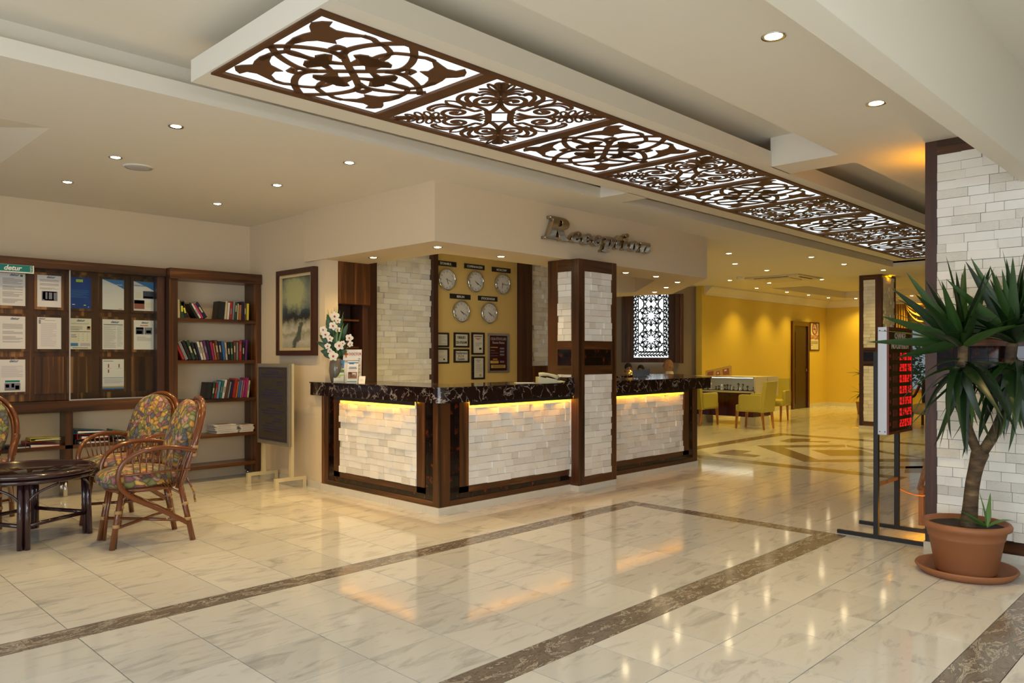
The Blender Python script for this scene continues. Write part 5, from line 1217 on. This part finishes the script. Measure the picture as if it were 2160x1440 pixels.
for lab, d, u, z, ang, sh, bald, nm in (('bald person in a white shirt seated in profile behind the right counter', 14.9, 1412, 1.0, 120, 'white_shirt', True, 'dark office chair under the bald seated person'),
        ('dark haired person seated behind the brass bell', 15.5, 1325, .935, 230, 'dark_shirt', False, 'dark office chair under the person behind the bell'),
        ('dark haired person seated low behind the payment terminal', 16.6, 1352, .90, 200, 'dark_shirt', False, 'dark office chair under the person behind the terminal')):
    p = diag(d, (u-1080)/1622*d, 0)
    person(lab, (p[0], p[1], 0), math.radians(ang), sh, bald).scale = (z, z, z)
    office_chair(nm, (p[0], p[1], 0), math.radians(ang)).scale = (z, z, z)

# ------------------------------------------------------------------ rattan chairs and table
def rattan_chair(label):
    t = thing('rattan_chair', label, 'chair', (0, 0, 0), 0, 'rattan armchairs round the low table')
    R = 'rattan'; Lc = dict(local=True)
    for s in (-1, 1):
        m = MB(); m.tube([(.27, s*.20, 0), (.235, s*.195, .22), (.20, s*.19, .43)], [.021, .021, .02], 8); m.tube([(.245, s*.17, .0), (.225, s*.168, .22), (.19, s*.165, .43)], .014, 8); m.build('leg', R, t, **Lc)
        m = MB(); m.tube([(-.29, s*.235, 0), (-.245, s*.23, .22), (-.20, s*.22, .44)], [.022, .022, .021], 8); m.build('leg', R, t, **Lc)
        arm = smooth_path([(-.30, s*.275, .69), (-.17, s*.295, .725), (-.02, s*.30, .735), (.12, s*.295, .705), (.215, s*.28, .635), (.245, s*.27, .54), (.22, s*.262, .45), (.13, s*.25, .365), (-.02, s*.245, .28), (-.17, s*.24, .19), (-.245, s*.238, .14)], 4)
        m = MB(); m.tube(arm, .0185, 8); m.build('arm', R, t, **Lc)
        m = MB(); m.tube([(.235, s*.272, .545), (-.26, s*.262, .555)], .009, 6); m.build('side_rail', R, t, **Lc)
        for k in range(9):
            f = k/8; xt = -.24+f*.40; zt = .728 - (.035 if k > 7 else 0) - (.02 if k == 0 else 0)
            m = MB(); m.tube([(-.10+(xt)*.38, s*.235, .43), (xt*.85, s*.266, .55), (xt, s*.295, zt)], .0055, 5); m.build('spindle', R, t, **Lc)
        m = MB(); m.tube([(.22, s*.19, .30), (.19, s*.2, .37), (.10, s*.21, .42)], .009, 6); m.tube([(-.235, s*.228, .30), (-.2, s*.222, .37), (-.12, s*.215, .42)], .009, 6); m.build('bracket', R, t, **Lc)
        m = MB()
        for p in ((.243, s*.197, .17), (.228, s*.193, .27), (-.25, s*.231, .17), (-.235, s*.228, .29), (-.285, s*.262, .66), (-.293, s*.266, .72)):
            m.lathe([(.0255, -.012), (.0255, .012)], p, 10)
        m.build('binding', 'rattan_wrap', t, **Lc)
    hoop = smooth_path([(-.20, .22, .42), (-.245, .25, .58), (-.295, .27, .74), (-.35, .245, .90), (-.395, .15, 1.03), (-.41, 0, 1.08), (-.395, -.15, 1.03), (-.35, -.245, .90), (-.295, -.27, .74), (-.245, -.25, .58), (-.20, -.22, .42)], 4)
    m = MB(); m.tube(hoop, .021, 8); m.build('back_hoop', R, t, **Lc)
    m = MB(); m.tube([(x+.018, y*.90, z-.012-.02*(z-.42)) for x, y, z in hoop], .014, 8); m.build('back_hoop', R, t, **Lc)
    for k in range(-2, 3):
        m = MB(); m.tube([(-.21, k*.07, .44), (-.30, k*.085, .74), (-.385, k*.07, 1.06-.02*k*k)], .006, 5); m.build('spindle', R, t, **Lc)
    m = MB(); n = 24; m.tube([(.03+.235*math.copysign(abs(math.cos(2*PI*k/n))**.8, math.cos(2*PI*k/n)), .235*math.copysign(abs(math.sin(2*PI*k/n))**.8, math.sin(2*PI*k/n)), .425) for k in range(n)], .017, 8, True); m.build('seat_rail', R, t, **Lc)
    m = MB(); m.tube([(.245, .185, .15), (-.262, -.228, .17)], .012, 8); m.build('stretcher', R, t, **Lc)
    m = MB(); m.tube([(.245, -.185, .17), (-.262, .228, .155)], .012, 8); m.build('stretcher', R, t, **Lc)
    m = MB(); m.ell((.05, 0, .495), (.285, .265, .085), 24, 12, .75); m.build('seat_cushion', 'floral_fabric', t, **Lc)
    rot = Matrix.Rotation(math.radians(-17), 3, 'Y'); m = MB(); m.ell((-.255, 0, .80), (.07, .215, .285), 24, 14, .85, rot); m.build('back_cushion', 'floral_fabric', t, **Lc)
    m = MB(); m.tube([(-.28, .1, .47), (-.33, .12, .36), (-.34, .13, .27)], .008, 5); m.build('cushion_tie', 'floral_fabric', t, **Lc)
    return t
ch = rattan_chair('glossy rattan armchair with floral cushions, nearest the camera, in front of its twin')
ch.location = (2.245, 6.185, 0); ch.rotation_euler.z = math.radians(174)
c = copy_tree(ch); c['label'] = 'glossy rattan armchair with floral cushions, half hidden behind the nearest one'; c.location = (2.40, 7.03, 0); c.rotation_euler.z = math.radians(205)
c = copy_tree(ch); c['label'] = 'glossy rattan armchair with floral cushions, cut off at the left edge'; c.location = (1.44, 7.72, 0); c.rotation_euler.z = math.radians(-108)
t = thing('coffee_table', 'low round dark lacquered rattan table with a glass top', 'table', (1.63, 6.87, 0))
tc_ = (1.63, 6.87, 0); TM = 'table_lacquer'
m = MB(); m.tube([(1.63+.455*math.cos(2*PI*k/48), 6.87+.455*math.sin(2*PI*k/48), .535) for k in range(48)], .02, 8, True); m.build('rim', TM, t)
m = MB(); m.tube([(1.63+.44*math.cos(2*PI*k/48), 6.87+.44*math.sin(2*PI*k/48), .495) for k in range(48)], .018, 8, True); m.build('rim', TM, t)
MB().lathe([(.001, .528), (.44, .528), (.45, .534), (.44, .546), (.001, .546)], tc_, 48, False).build('table_top', 'table_glass', t)
a0 = math.atan2(6.48-6.87, 1.506-1.63)
lp = []
for k in range(4):
    a = a0 + k*PI/2; d = Vector((math.cos(a), math.sin(a), 0)); p = Vector((1.63, 6.87, 0)); n_ = Vector((-d.y, d.x, 0)); lp.append((d, n_))
    m = MB()
    for q in (-.022, .022): m.tube([p+d*.415+n_*q, p+d*.40+n_*q+Vector((0, 0, .52))], .022, 8)
    m.tube([p+d*.385, p+d*.372+Vector((0, 0, .52))], .02, 8); m.build('leg', TM, t)
for k in range(4):
    p = Vector((1.63, 6.87, 0)); m = MB(); a_, b_ = lp[k][0], lp[(k+1) % 4][0]
    m.tube([p+a_*.40+Vector((0, 0, .17)), p+b_*.40+Vector((0, 0, .17))], .016, 8); m.build('stretcher', TM, t)
    for q in (1, -1):
        m = MB(); e = lp[k][1]*q; m.tube(smooth_path([tuple(p+lp[k][0]*.405+Vector((0, 0, .29))), tuple(p+lp[k][0]*.41+e*.07+Vector((0, 0, .40))), tuple(p+lp[k][0]*.38+e*.22+Vector((0, 0, .47)))], 4), .009, 6); m.build('bracket', TM, t)
# ------------------------------------------------------------------ exchange rate display
t = thing('exchange_display', 'upright red LED currency exchange display on a black floor stand', 'display', (6.48, 2.15, 0))
for x in (6.245, 6.71):
    B(x-.016, x+.016, 2.15, 2.185, .028, 1.45).build('post', 'black_paint', t); B(x-.016, x+.016, 1.825, 2.465, 0, .028).build('foot', 'black_paint', t)
B(6.245, 6.71, 2.155, 2.18, .405, .43).build('crossbar', 'old_oak', t)
B(6.225, 6.765, 2.085, 2.15, .812, 1.640).build('housing', 'brushed_aluminium', t)
rf = MB().box(6.225, 6.775, 2.070, 2.085, .812, .832).box(6.225, 6.775, 2.070, 2.085, 1.62, 1.640).box(6.225, 6.243, 2.070, 2.085, .832, 1.62).box(6.757, 6.775, 2.070, 2.085, .832, 1.62); rf.build('face_frame', 'red_frame', t)
B(6.243, 6.757, 2.076, 2.085, .832, 1.62).build('face', 'display_glass', t)
for z in (.835, 1.615):
    for y in (2.098, 2.136): B(6.2235, 6.2255, y-.004, y+.004, z-.004, z+.004).build('screw', 'black_plastic', t)
text('CHANGE', .062, (6.50, 2.0745, 1.555), FACE_S, 'white_print', t, align='CENTER', bold=.0018); text('NO COMISSION', .058, (6.50, 2.0745, 1.475), FACE_S, 'white_print', t, align='CENTER', bold=.0014, sx=.95)
SEG = {'0': 'abcdef', '1': 'bc', '2': 'abged', '3': 'abgcd', '4': 'fgbc', '5': 'afgcd', '6': 'afgedc', '7': 'abc', '8': 'abcdefg', '9': 'abcfgd'}
def digits(s, x, z, w, h):
    on = MB(); off = MB(); th = .011
    for ch in s:
        if ch == '.': on.box(x-.012, x-.004, 2.0735, 2.0762, z, z+.008); continue
        geo = dict(a=(x, x+w, z+h-th, z+h), d=(x, x+w, z, z+th), g=(x, x+w, z+h/2-th/2, z+h/2+th/2), f=(x, x+th, z+h/2, z+h), e=(x, x+th, z, z+h/2), b=(x+w-th, x+w, z+h/2, z+h), c=(x+w-th, x+w, z, z+h/2))
        for k, q in geo.items(): (on if k in SEG[ch] else off).box(q[0], q[1], 2.0735, 2.0762, q[2], q[3])
        x += w+.022
    on.build('lit_segments', 'led_red', t); off.build('unlit_segments', 'led_dim', t)
for i, s in enumerate(('2.1830', '2.9076', '0.3827', '0.3912', '0.3358', '0.1425', '2.2058')):
    z = 1.385-.088*i; digits(s, 6.49, z, .036, .058)
    B(6.255, 6.285, 2.0738, 2.0762, z+.02, z+.045).build('flag', 'led_dim', t); B(6.335, 6.44, 2.0738, 2.0762, z+.002, z+.055).build('currency_window', 'red_frame', t)
m = MB(); m.tube(smooth_path([(6.73, 2.19, .345), (6.80, 2.10, .29), (6.86, 2.0, .275), (6.93, 1.90, .31), (7.0, 1.80, .36)], 5), .006, 6)
solo(m, 'power_cord', 'cord_orange', 'thin orange cord sagging from the display stand towards the pillar', 'cord', (6.85, 2.0, .28))
# little wooden easel behind the pillar edge
t = thing('wooden_easel', 'small weathered wooden folding easel half hidden behind the pillar edge', 'easel', (7.1, 2.05, 0))
B(6.99, 7.03, 2.05, 2.09, 0, .32).build('leg', 'old_oak', t); B(7.40, 7.44, 1.95, 1.99, 0, .32).build('leg', 'old_oak', t); B(7.0, 7.04, 1.72, 1.76, 0, .32).build('leg', 'old_oak', t)
MB().bar((6.97, 2.075, .30), (7.26, 2.03, .80), .035, .025).build('arm', 'old_oak', t); MB().bar((7.0, 1.75, .30), (7.28, 1.76, .80), .035, .025).build('arm', 'old_oak', t); MB().bar((7.06, 2.06, .40), (7.22, 2.05, .30), .03, .02).build('brace', 'old_oak', t)
MB().bar((7.0, 2.08, .31), (7.44, 1.98, .31), .03, .025).build('rail', 'old_oak', t)
MB().bar((7.06, 1.91, .36), (7.26, 1.90, .72), .26, .012, (0, 0, 1)).build('board', 'old_oak', t)
solo(MB().add([(6.78, 2.02, .002), (6.83, 2.0, .012), (6.86, 1.96, .004), (6.80, 1.97, .010)], [(0, 1, 2, 3)]), 'fallen_leaf', 'leaf_green', 'dry curled leaf fallen on the floor behind the display stand', 'leaf', (6.82, 2.0, 0))

# ------------------------------------------------------------------ potted yucca
px, py = 5.658, 1.405
t = thing('potted_yucca', 'forked yucca in a terracotta pot on a saucer by the stone pillar', 'plant', (px, py, 0))
MB().lathe([(.001, .012), (.24, .012), (.28, .05), (.292, .055), (.298, .045), (.26, .0), (.001, .0)], (px, py, 0), 40, False).build('saucer', 'terracotta', t)
MB().lathe([(.001, .015), (.172, .015), (.178, .03), (.215, .235), (.222, .24), (.222, .25), (.232, .29), (.258, .305), (.262, .325), (.252, .342), (.236, .342), (.222, .31), (.001, .31)], (px, py, 0), 40, False).build('pot', 'terracotta', t)
MB().lathe([(.001, .314), (.224, .312)], (px, py, 0), 30, False).build('soil', 'soil', t)
def Q(a, b, z): p = Vector((px, py, 0)) + rv*a - dv*b; return (p.x, p.y, z)
m = MB(); m.tube(smooth_path([Q(.0, .02, .28), Q(.015, .02, .42), Q(.03, .02, .58), Q(.06, .02, .72), Q(.085, .02, .80)], 4), [.058, .055, .052, .049, .047, .045, .044, .043, .043, .043, .043, .044, .046, .049, .052, .053, .048][:17], 12)
m.build('trunk', 'bark', t)
m = MB(); m.tube(smooth_path([Q(.075, .02, .77), Q(.03, .02, .87), Q(-.01, .02, .98), Q(-.03, .02, 1.12), Q(-.04, .03, 1.35), Q(-.035, .03, 1.50)], 4), .030, 10); m.build('branch', 'bark', t)
m = MB(); m.tube(smooth_path([Q(.08, .02, .77), Q(.14, .02, .86), Q(.20, .02, .97), Q(.245, .02, 1.10), Q(.265, .02, 1.3), Q(.29, .02, 1.50)], 4), .033, 10); m.build('branch', 'bark', t)
def leaf_mesh(Ln, w, droop, mat='leaf_green'):
    n = 9; vs = []; fs = []
    for i in range(n+1):
        f = i/n; x = Ln*f; z = -droop*f*f*Ln; ww = w*(min(1, .45+f*2.2))*(1-max(0, f-.35)/.65)**.8 if f < 1 else .0005
        # arc the length so that a drooping leaf keeps its length
        x *= (1-.25*droop*f)
        vs += [(x, -ww, z+.28*ww), (x, 0, z), (x, ww, z+.28*ww)]
    for i in range(n): fs += [(i*3, i*3+3, i*3+4, i*3+1), (i*3+1, i*3+4, i*3+5, i*3+2)]
    return MB().add(vs, fs, True).mesh('leaf', mat)
LM = [leaf_mesh(.55, .034, .04), leaf_mesh(.62, .036, .15), leaf_mesh(.60, .033, .45), leaf_mesh(.50, .03, .9), leaf_mesh(.45, .034, .2, 'leaf_bright')]
rg = random.Random(12)
def put_leaf(mesh, c, az, el, roll=0, s=1.0):
    if c[0] + .62*s*math.cos(el)*math.cos(az) > 6.11: az = PI - az + .15        # keep clear of the stone wall
    o = bpy.data.objects.new('leaf', mesh); COL.objects.link(o); o.parent = t
    o.location = Vector(c) - Vector((px, py, 0)); o.rotation_euler = (roll, -el, az); o.scale = (s, s, s)
AZR = math.atan2(rv.y, rv.x)             # direction to the right of the view
def crown(c, n_up, n_mid, n_low, seed):
    rg.seed(seed)
    for k in range(n_up): put_leaf(LM[0], c, AZR + rg.uniform(0, 2*PI), math.radians(rg.uniform(58, 86)), rg.uniform(-.5, .5), rg.uniform(.8, 1.0))
    for k in range(n_mid):
        az = AZR + 2*PI*k/n_mid + rg.uniform(-.25, .25); put_leaf(LM[1], (c[0], c[1], c[2]-.03), az, math.radians(rg.uniform(14, 55)), rg.uniform(-.5, .5), rg.uniform(.8, 1.0))
    for k in range(n_low):
        az = AZR + 2*PI*k/n_low + rg.uniform(-.3, .3); put_leaf(rg.choice((LM[2], LM[3])), (c[0], c[1], c[2]-.10-.1*rg.random()), az, math.radians(rg.uniform(-55, 10)), rg.uniform(-.5, .5), rg.uniform(.75, 1.0))
c1_, c2_ = Q(-.04, .03, 1.50), Q(.30, .02, 1.53)
crown(c1_, 11, 18, 24, 21); crown(c2_, 12, 18, 24, 33)
# the strands that hang and spread furthest
LX = leaf_mesh(.60, .036, .05)
for (cc, a, el) in ((c1_, 180, 38), (c1_, 178, 52), (c1_, 185, 18), (c1_, 172, 2), (c1_, 20, 62), (c1_, 8, 48), (c1_, 100, 80), (c1_, 200, -8), (c2_, 178, 42), (c2_, 172, 60), (c2_, 160, 66), (c2_, 90, 84), (c2_, 270, 84), (c2_, 10, 75)):
    put_leaf(LX, cc, AZR+math.radians(a), math.radians(el), 1.2, 1.0)
for (cc, a, el) in ((c1_, 180, -40), (c1_, 200, -62), (c1_, 330, -72), (c1_, 280, -85), (c1_, 240, -70), (c2_, 190, -78), (c2_, 250, -80), (c2_, 290, -76), (c2_, 340, -66), (c2_, 210, -60)):
    put_leaf(LM[4] if a in (330, 250, 340, 190) else LX, (cc[0], cc[1], cc[2]-.22), AZR+math.radians(a), math.radians(el), .6, .85)
LS = leaf_mesh(.24, .018, .1, 'leaf_bright'); L2 = leaf_mesh(.27, .012, .5, 'leaf_bright')
b0 = Q(.09, .07, .315)
for m_, a, el in ((LS, 100, 82), (LS, 40, 68), (L2, 5, 30), (LS, 190, 35), (LS, 175, 20)): put_leaf(m_, b0, AZR+math.radians(a), math.radians(el), .5, 1.0)

# ------------------------------------------------------------------ far hall: showcase, chairs, door, sign, window
t = thing('display_case', 'white jewellery display case with a glass front on a mahogany base', 'display case', (15.0, 8.0, 0))
B(14.50, 15.50, 7.38, 8.97, .66, .70).build('tray_board', 'showcase_white', t)
B(14.56, 15.44, 7.45, 8.9, .17, .66).build('base', 'mahogany', t)
for q in ((14.5, 15.1, 7.36, 7.7), (14.42, 14.9, 8.55, 8.9)): B(q[0], q[1], q[2], q[3], 0, .17).build('plinth', 'showcase_white', t)
B(14.50, 15.50, 7.36, 7.40, .58, .99).build('end_panel', 'showcase_white', t); B(15.0, 15.012, 7.352, 7.36, .8, .97).build('handle', 'brushed_aluminium', t)
B(15.46, 15.50, 7.40, 8.97, .70, .99).build('back_panel', 'showcase_white', t); B(14.50, 15.50, 7.40, 8.97, .975, .99).build('top_panel', 'showcase_white', t)
B(14.500, 14.506, 7.40, 8.97, .715, .975).build('front_pane', 'clear_glass', t)
B(14.497, 14.512, 7.40, 8.97, .968, .978).build('edge_strip', 'black_plastic', t); B(14.497, 14.512, 7.40, 8.97, .700, .715).build('edge_strip', 'black_plastic', t)
B(14.53, 14.56, 7.45, 8.9, .962, .974).build('case_fill', 'case_fill_glow', t)  # glowing strip added only to brighten the case interior
rg = random.Random(8)
for k in range(22):
    y = 7.47+k*.066; x = 14.62+rg.uniform(0, .28); h = rg.uniform(.05, .16); dk_ = k % 4 != 1
    o = thing('jewellery_stand', 'small %s jewellery stand in the display case, %s counted from its handle end' % ('black' if dk_ else 'ivory', ORD[k]), 'jewellery stand', (x, y, .70), rg.uniform(0, 6), '%s jewellery stands in the display case' % ('black' if dk_ else 'ivory'))
    MB().lathe([(.024, 0), (.026, .01), (.008, .02), (.007, h*.55), (.028, h*.72), (.022, h*.9), (.009, h), (.001, h+.004)], (0, 0, 0), 10, False).build('bust', 'velvet_black' if dk_ else 'ivory', o, local=True)
    if dk_: MB().tube([(.03*math.cos(2*PI*j/10), .03*math.sin(2*PI*j/10), h*.72) for j in range(10)], .003, 4, True).build('necklace', 'brass', o, local=True)
o = thing('photo_board', 'tilted amber board with three dark pictures on top of the display case', 'picture board', (14.9, 8.6, .99))
pb = lambda u, v, d: tuple(Vector((14.95, 8.42, .985)) + rv*u - dv*d + Vector((0, 0, v)))
MB().prism([(-.30, .0), (.26, .0), (.26, .21), (.22, .225), (-.30, .11)], pb, -.02, 0).build('board', 'photo_sand', o)
m = MB()
for q in (([(-.27, .0), (-.14, .0), (-.13, .11), (-.26, .08)]), ([(-.08, .005), (.01, .02), (.0, .11), (-.07, .095)]), ([(.07, .02), (.21, .03), (.2, .17), (.06, .14)])): m.prism(q, pb, 0, .003)
m.build('picture', 'photo_warm', o)
m = MB(); m.prism([(-.055, .035), (-.02, .04), (-.02, .085), (-.05, .08)], pb, .003, .005); m.prism([(.10, .10), (.15, .11), (.15, .14), (.10, .13)], pb, .003, .005); m.build('picture', 'paper', o)
def lime_chair(label):
    t = thing('dining_armchair', label, 'chair', (0, 0, 0), 0, 'lime green armchairs round the display case')
    Lc = dict(local=True); M_ = 'lime_leather'
    def rb(x0, x1, y0, y1, z0, z1, nm):
        m = MB(); c = ((x0+x1)/2, (y0+y1)/2, (z0+z1)/2); m.ell(c, ((x1-x0)/2, (y1-y0)/2, (z1-z0)/2), 20, 12, .22); m.build(nm, M_, t, **Lc)
    rb(-.27, .29, -.27, .27, .33, .47, 'seat')
    m = MB().add([(-.29,-.27,.33),(-.20,-.27,.33),(-.20,.27,.33),(-.29,.27,.33),(-.36,-.25,.92),(-.29,-.25,.92),(-.29,.25,.92),(-.36,.25,.92)], [(0,3,2,1),(4,5,6,7),(0,1,5,4),(1,2,6,5),(2,3,7,6),(3,0,4,7)]); m.build('backrest', M_, t, **Lc)
    for s in (-1, 1): rb(-.27, .20, s*.265-.035, s*.265+.035, .36, .67, 'arm')
    for x, y, dx in ((.25, .22, .03), (.25, -.22, .03), (-.25, .22, -.04), (-.25, -.22, -.04)):
        MB().add([(x-.024,y-.024,.36),(x+.024,y-.024,.36),(x+.024,y+.024,.36),(x-.024,y+.024,.36),(x-.014+dx,y-.014,0),(x+.014+dx,y-.014,0),(x+.014+dx,y+.014,0),(x-.014+dx,y+.014,0)], [(0,1,2,3),(7,6,5,4),(0,4,5,1),(1,5,6,2),(2,6,7,3),(3,7,4,0)]).build('leg', 'beech', t, **Lc)
    return t
lc = lime_chair('lime green leather armchair, tall back to the lobby, before the display case')
lc.location = (14.07, 7.17, 0); lc.rotation_euler.z = math.radians(93)
c = copy_tree(lc); c['label'] = 'lime green leather armchair partly hidden by the reception counter end'; c.location = (14.06, 8.36, 0); c.rotation_euler.z = math.radians(-8)
c = copy_tree(lc); c['label'] = 'lime green leather armchair behind the display case, before the yellow wall'; c.location = (16.05, 7.72, 0); c.rotation_euler.z = math.radians(190)
# door
d1 = struct(MB().box(19.68, 19.78, 8.94, 9.02, 0, 2.34).box(20.62, 20.72, 8.94, 9.02, 0, 2.34).box(19.78, 20.62, 8.94, 9.02, 2.22, 2.34), 'door_1', 'mahogany')
B(19.78, 20.62, 8.975, 9.0, 0, 2.22).build('door_leaf', 'doorway_shade', d1)  # leaf and panels darkened to stand for the shaded opening
for z0, z1 in ((.15, .95), (1.1, 2.08)): B(19.9, 20.5, 8.968, 8.976, z0, z1).build('door_panel', 'doorway_shade', d1)
MB().lathe([(.012, 0), (.012, .06)], (20.54, 8.95, 1.0), 8).build('door_handle', 'brass', d1)
def nosmoke(t, a, b, c, d, y):
    cx, cz = (a+b)/2, c+(d-c)*.79; m = MB(); m.tube([(cx+.15*math.cos(2*PI*k/28), y-.002, cz+.15*math.sin(2*PI*k/28)) for k in range(28)], .016, 6, True); m.bar((cx-.1, y-.002, cz+.1), (cx+.1, y-.002, cz-.1), .02, .004, (0, 1, 0)); m.build('ban_ring', 'ink_red', t)
    MB().bar((cx-.09, y-.001, cz-.01), (cx+.08, y-.001, cz-.01), .025, .002, (0, 1, 0)).build('cigarette', 'ink_black', t)
    text('S\u0130GARA \u0130\u00c7\u0130LMEZ', .15, (cx, y-.001, c+(d-c)*.40), FACE_S, 'ink_red', t, align='CENTER', bold=.003, sx=.46)
    prints(t, a, b, c, d, y, [(.1, .9, .30, .315, 'ink_black'), (.08, .92, .26, .275, 'ink_black'), (.08, .9, .22, .235, 'ink_black'), (.08, .3, .16, .175, 'ink_black')])
picture(20.86, 21.46, 1.56, 2.35, 'framed white no smoking sign with a red ban ring beside the dark doorway', nosmoke, 'frame_brown', .03, 'paper_cream', None, 9.0, 'sign')
# window, curtain, garden
wn = struct(MB().box(21.98, 22.17, 4.5, 4.58, .45, 2.27).box(21.98, 22.17, 6.84, 6.92, .45, 2.27).box(21.98, 22.17, 4.58, 6.84, 2.2, 2.27).box(21.98, 22.17, 4.58, 6.84, .45, .53).box(22.0, 22.15, 5.68, 5.74, .53, 2.2), 'window_1', 'beech')
B(22.07, 22.076, 4.58, 6.84, .53, 2.2).build('window_pane', 'clear_glass', wn)
t = thing('curtain', 'gold drape hanging beside the far window behind the lone pillar', 'curtain', (21.9, 7.05, .05))
n = 40; pts = [(21.90+.035*math.sin(k*1.1), 6.78+k*.011) for k in range(n)]
m = MB(); vs = []; fs = []
for (x, y) in pts: vs += [(x, y, .05), (x, y, 2.80)]
for i in range(n-1): fs.append((2*i, 2*i+2, 2*i+3, 2*i+1))
m.add(vs, fs, True).build('drape', 'curtain_gold', t); B(21.86, 21.98, 4.4, 7.25, 2.80, 2.84).build('rail', 'frame_gold', t)
t = thing('swag_valance', 'gold swagged valance draped across the top of the far window', 'valance', (21.85, 5.9, 2.8))
for c0, c1w in ((6.86, 6.0), (6.0, 5.14)):
    m = MB(); vs = []; fs = []; nu, nv = 24, 26
    for j in range(nv+1):
        g_ = j/nv
        for i in range(nu+1):
            f = i/nu; y = c0+(c1w-c0)*f; sag = 4*f*(1-f)
            vs.append((21.84-.05*math.sin(g_*22)*sag**.5-.05*sag, y, 2.80-g_*.52*sag-.02*g_))
    for j in range(nv):
        for i in range(nu): fs.append((j*(nu+1)+i, j*(nu+1)+i+1, (j+1)*(nu+1)+i+1, (j+1)*(nu+1)+i))
    m.add(vs, fs, True).build('swag', 'curtain_gold', t)
m = MB(); vs = []; fs = []
for k in range(14): x = 21.80+.03*math.sin(k*1.5); y = 6.42+k*.012; vs += [(x, y, 2.82), (x, y+.01*math.sin(k), 2.45-.02*abs(7-k))]
for k in range(13): fs.append((2*k, 2*k+2, 2*k+3, 2*k+1))
m.add(vs, fs, True).build('tail', 'curtain_gold', t)
struct(B(22.2, 34, -2, 14, -.1, -.02), 'ground_outside', 'outdoor_paving')
for gx, gy, gh, sd, lab in ((24.2, 6.6, 1.5, 1, 'leafy green shrub seen through the far window'),):
    t = thing('garden_shrub', lab, 'shrub', (gx, gy, 0))
    MB().tube([(gx, gy, -.02), (gx, gy, .7)], .04, 6).build('stem', 'bark', t)
    rg = random.Random(sd); m = MB()
    for k in range(900):
        a, b = rg.uniform(0, 2*PI), rg.uniform(-1, 1); r = rg.uniform(.5, 1)**.5; c = Vector((gx+.95*r*math.cos(a)*math.sqrt(1-b*b), gy+1.1*r*math.sin(a)*math.sqrt(1-b*b), 1.15+.75*r*b))
        d = Vector((rg.uniform(-1, 1), rg.uniform(-1, 1), rg.uniform(-.6, .6))).normalized(); e = d.orthogonal().normalized(); s = rg.uniform(.06, .11)
        m.add([c-d*s, c+e*s*.45, c+d*s, c-e*s*.45], [(0, 1, 2, 3)])
    m.build('foliage', 'foliage', t, kind='stuff')
# lounge armchair and the small plant past the lone pillar
t = thing('lounge_armchair', 'low tan upholstered armchair with dark curved wooden arms beside the far pillar', 'chair', (16.75, 4.75, 0))
cx, cy = 16.75, 4.75
MB().ell((cx, cy, .36), (.36, .32, .11), 20, 10, .4).build('seat', 'upholstery_tan', t); MB().ell((cx+.36, cy, .66), (.10, .30, .34), 16, 10, .5).build('backrest', 'velvet_black', t)
for s in (-1, 1):
    m = MB(); m.tube(smooth_path([(cx-.36, cy+s*.34, .30), (cx-.37, cy+s*.35, .52), (cx-.25, cy+s*.36, .62), (cx+.05, cy+s*.36, .60), (cx+.34, cy+s*.34, .80)], 5), .028, 8); m.build('arm', 'frame_brown', t)
    for x, dx in ((-.32, -.04), (.34, .07)): MB().bar((cx+x, cy+s*.28, .30), (cx+x+dx, cy+s*.30, 0), .05, .05).build('leg', 'frame_brown', t)
t = thing('small_plant', 'small spiky potted plant peeping out behind the lone far pillar', 'plant', (19.3, 7.0, 0))
MB().lathe([(.001, 0), (.13, 0), (.17, .28), (.18, .30), (.001, .29)], (19.3, 7.0, 0), 20, False).build('pot', 'terracotta', t); MB().tube([(19.3, 7.0, .28), (19.32, 7.02, .55), (19.3, 7.05, .9)], .02, 6).build('stem', 'bark', t)
rg = random.Random(4); LF = leaf_mesh(.38, .018, .3)
for k in range(26):
    o = bpy.data.objects.new('leaf', LF); COL.objects.link(o); o.parent = t; o.location = (.01, .04, .5+.45*(k % 2)); o.rotation_euler = (.3, -math.radians(rg.uniform(-30, 70)), rg.uniform(0, 2*PI))

# ------------------------------------------------------------------ details that belong to a part hang from that part
RULES = {'notice': {'print': 'sheet', 'lettering': 'sheet', 'logo': 'sheet'}, 'framed_notice': {'print': 'sheet', 'lettering': 'sheet', 'ban_ring': 'sheet', 'cigarette': 'sheet'}, 'name_plate': {'lettering': 'plate'},
         'wall_clock': {'hands': 'face', 'numeral': 'face'}, 'telephone': {'keypad': 'body', 'cord': 'handset'}, 'desk_bell': {'button': 'dome'}, 'rattan_chair': {'cushion_tie': 'back_cushion'},
         'person': {'eyes': 'body', 'hair': 'body', 'hair_fringe': 'body'}, 'exchange_display': {'lettering': 'face', 'lit_segments': 'face', 'unlit_segments': 'face', 'flag': 'face', 'currency_window': 'face', 'screw': 'housing'},
         'doctor_sign': {'print': 'card', 'lettering': 'card'}, 'brochure_holder': {'print': 'card'}, 'card_stack': {'print': 'card'}, 'newspaper': {'print': 'sheets'}, 'book': {'spine_label': 'cover'},
         'notice_stand': {'print': 'panel'}, 'jewellery_stand': {'necklace': 'bust'}, 'brand_sign': {'logo': 'panel', 'lettering': 'panel'}, 'potted_yucca': {'branch': 'trunk'}, 'air_conditioner': {'outlet_slot': 'fascia'}, 'photo_board': {'picture': 'board'}}
for o in [o for o in SC.objects if o.parent is None]:
    r = RULES.get(o.name.split('.')[0])
    if not r: continue
    kids = {}
    for c in o.children: kids.setdefault(c.name.split('.')[0], []).append(c)
    for a, b in r.items():
        for c in kids.get(a, []):
            if b in kids: c.parent = kids[b][0]
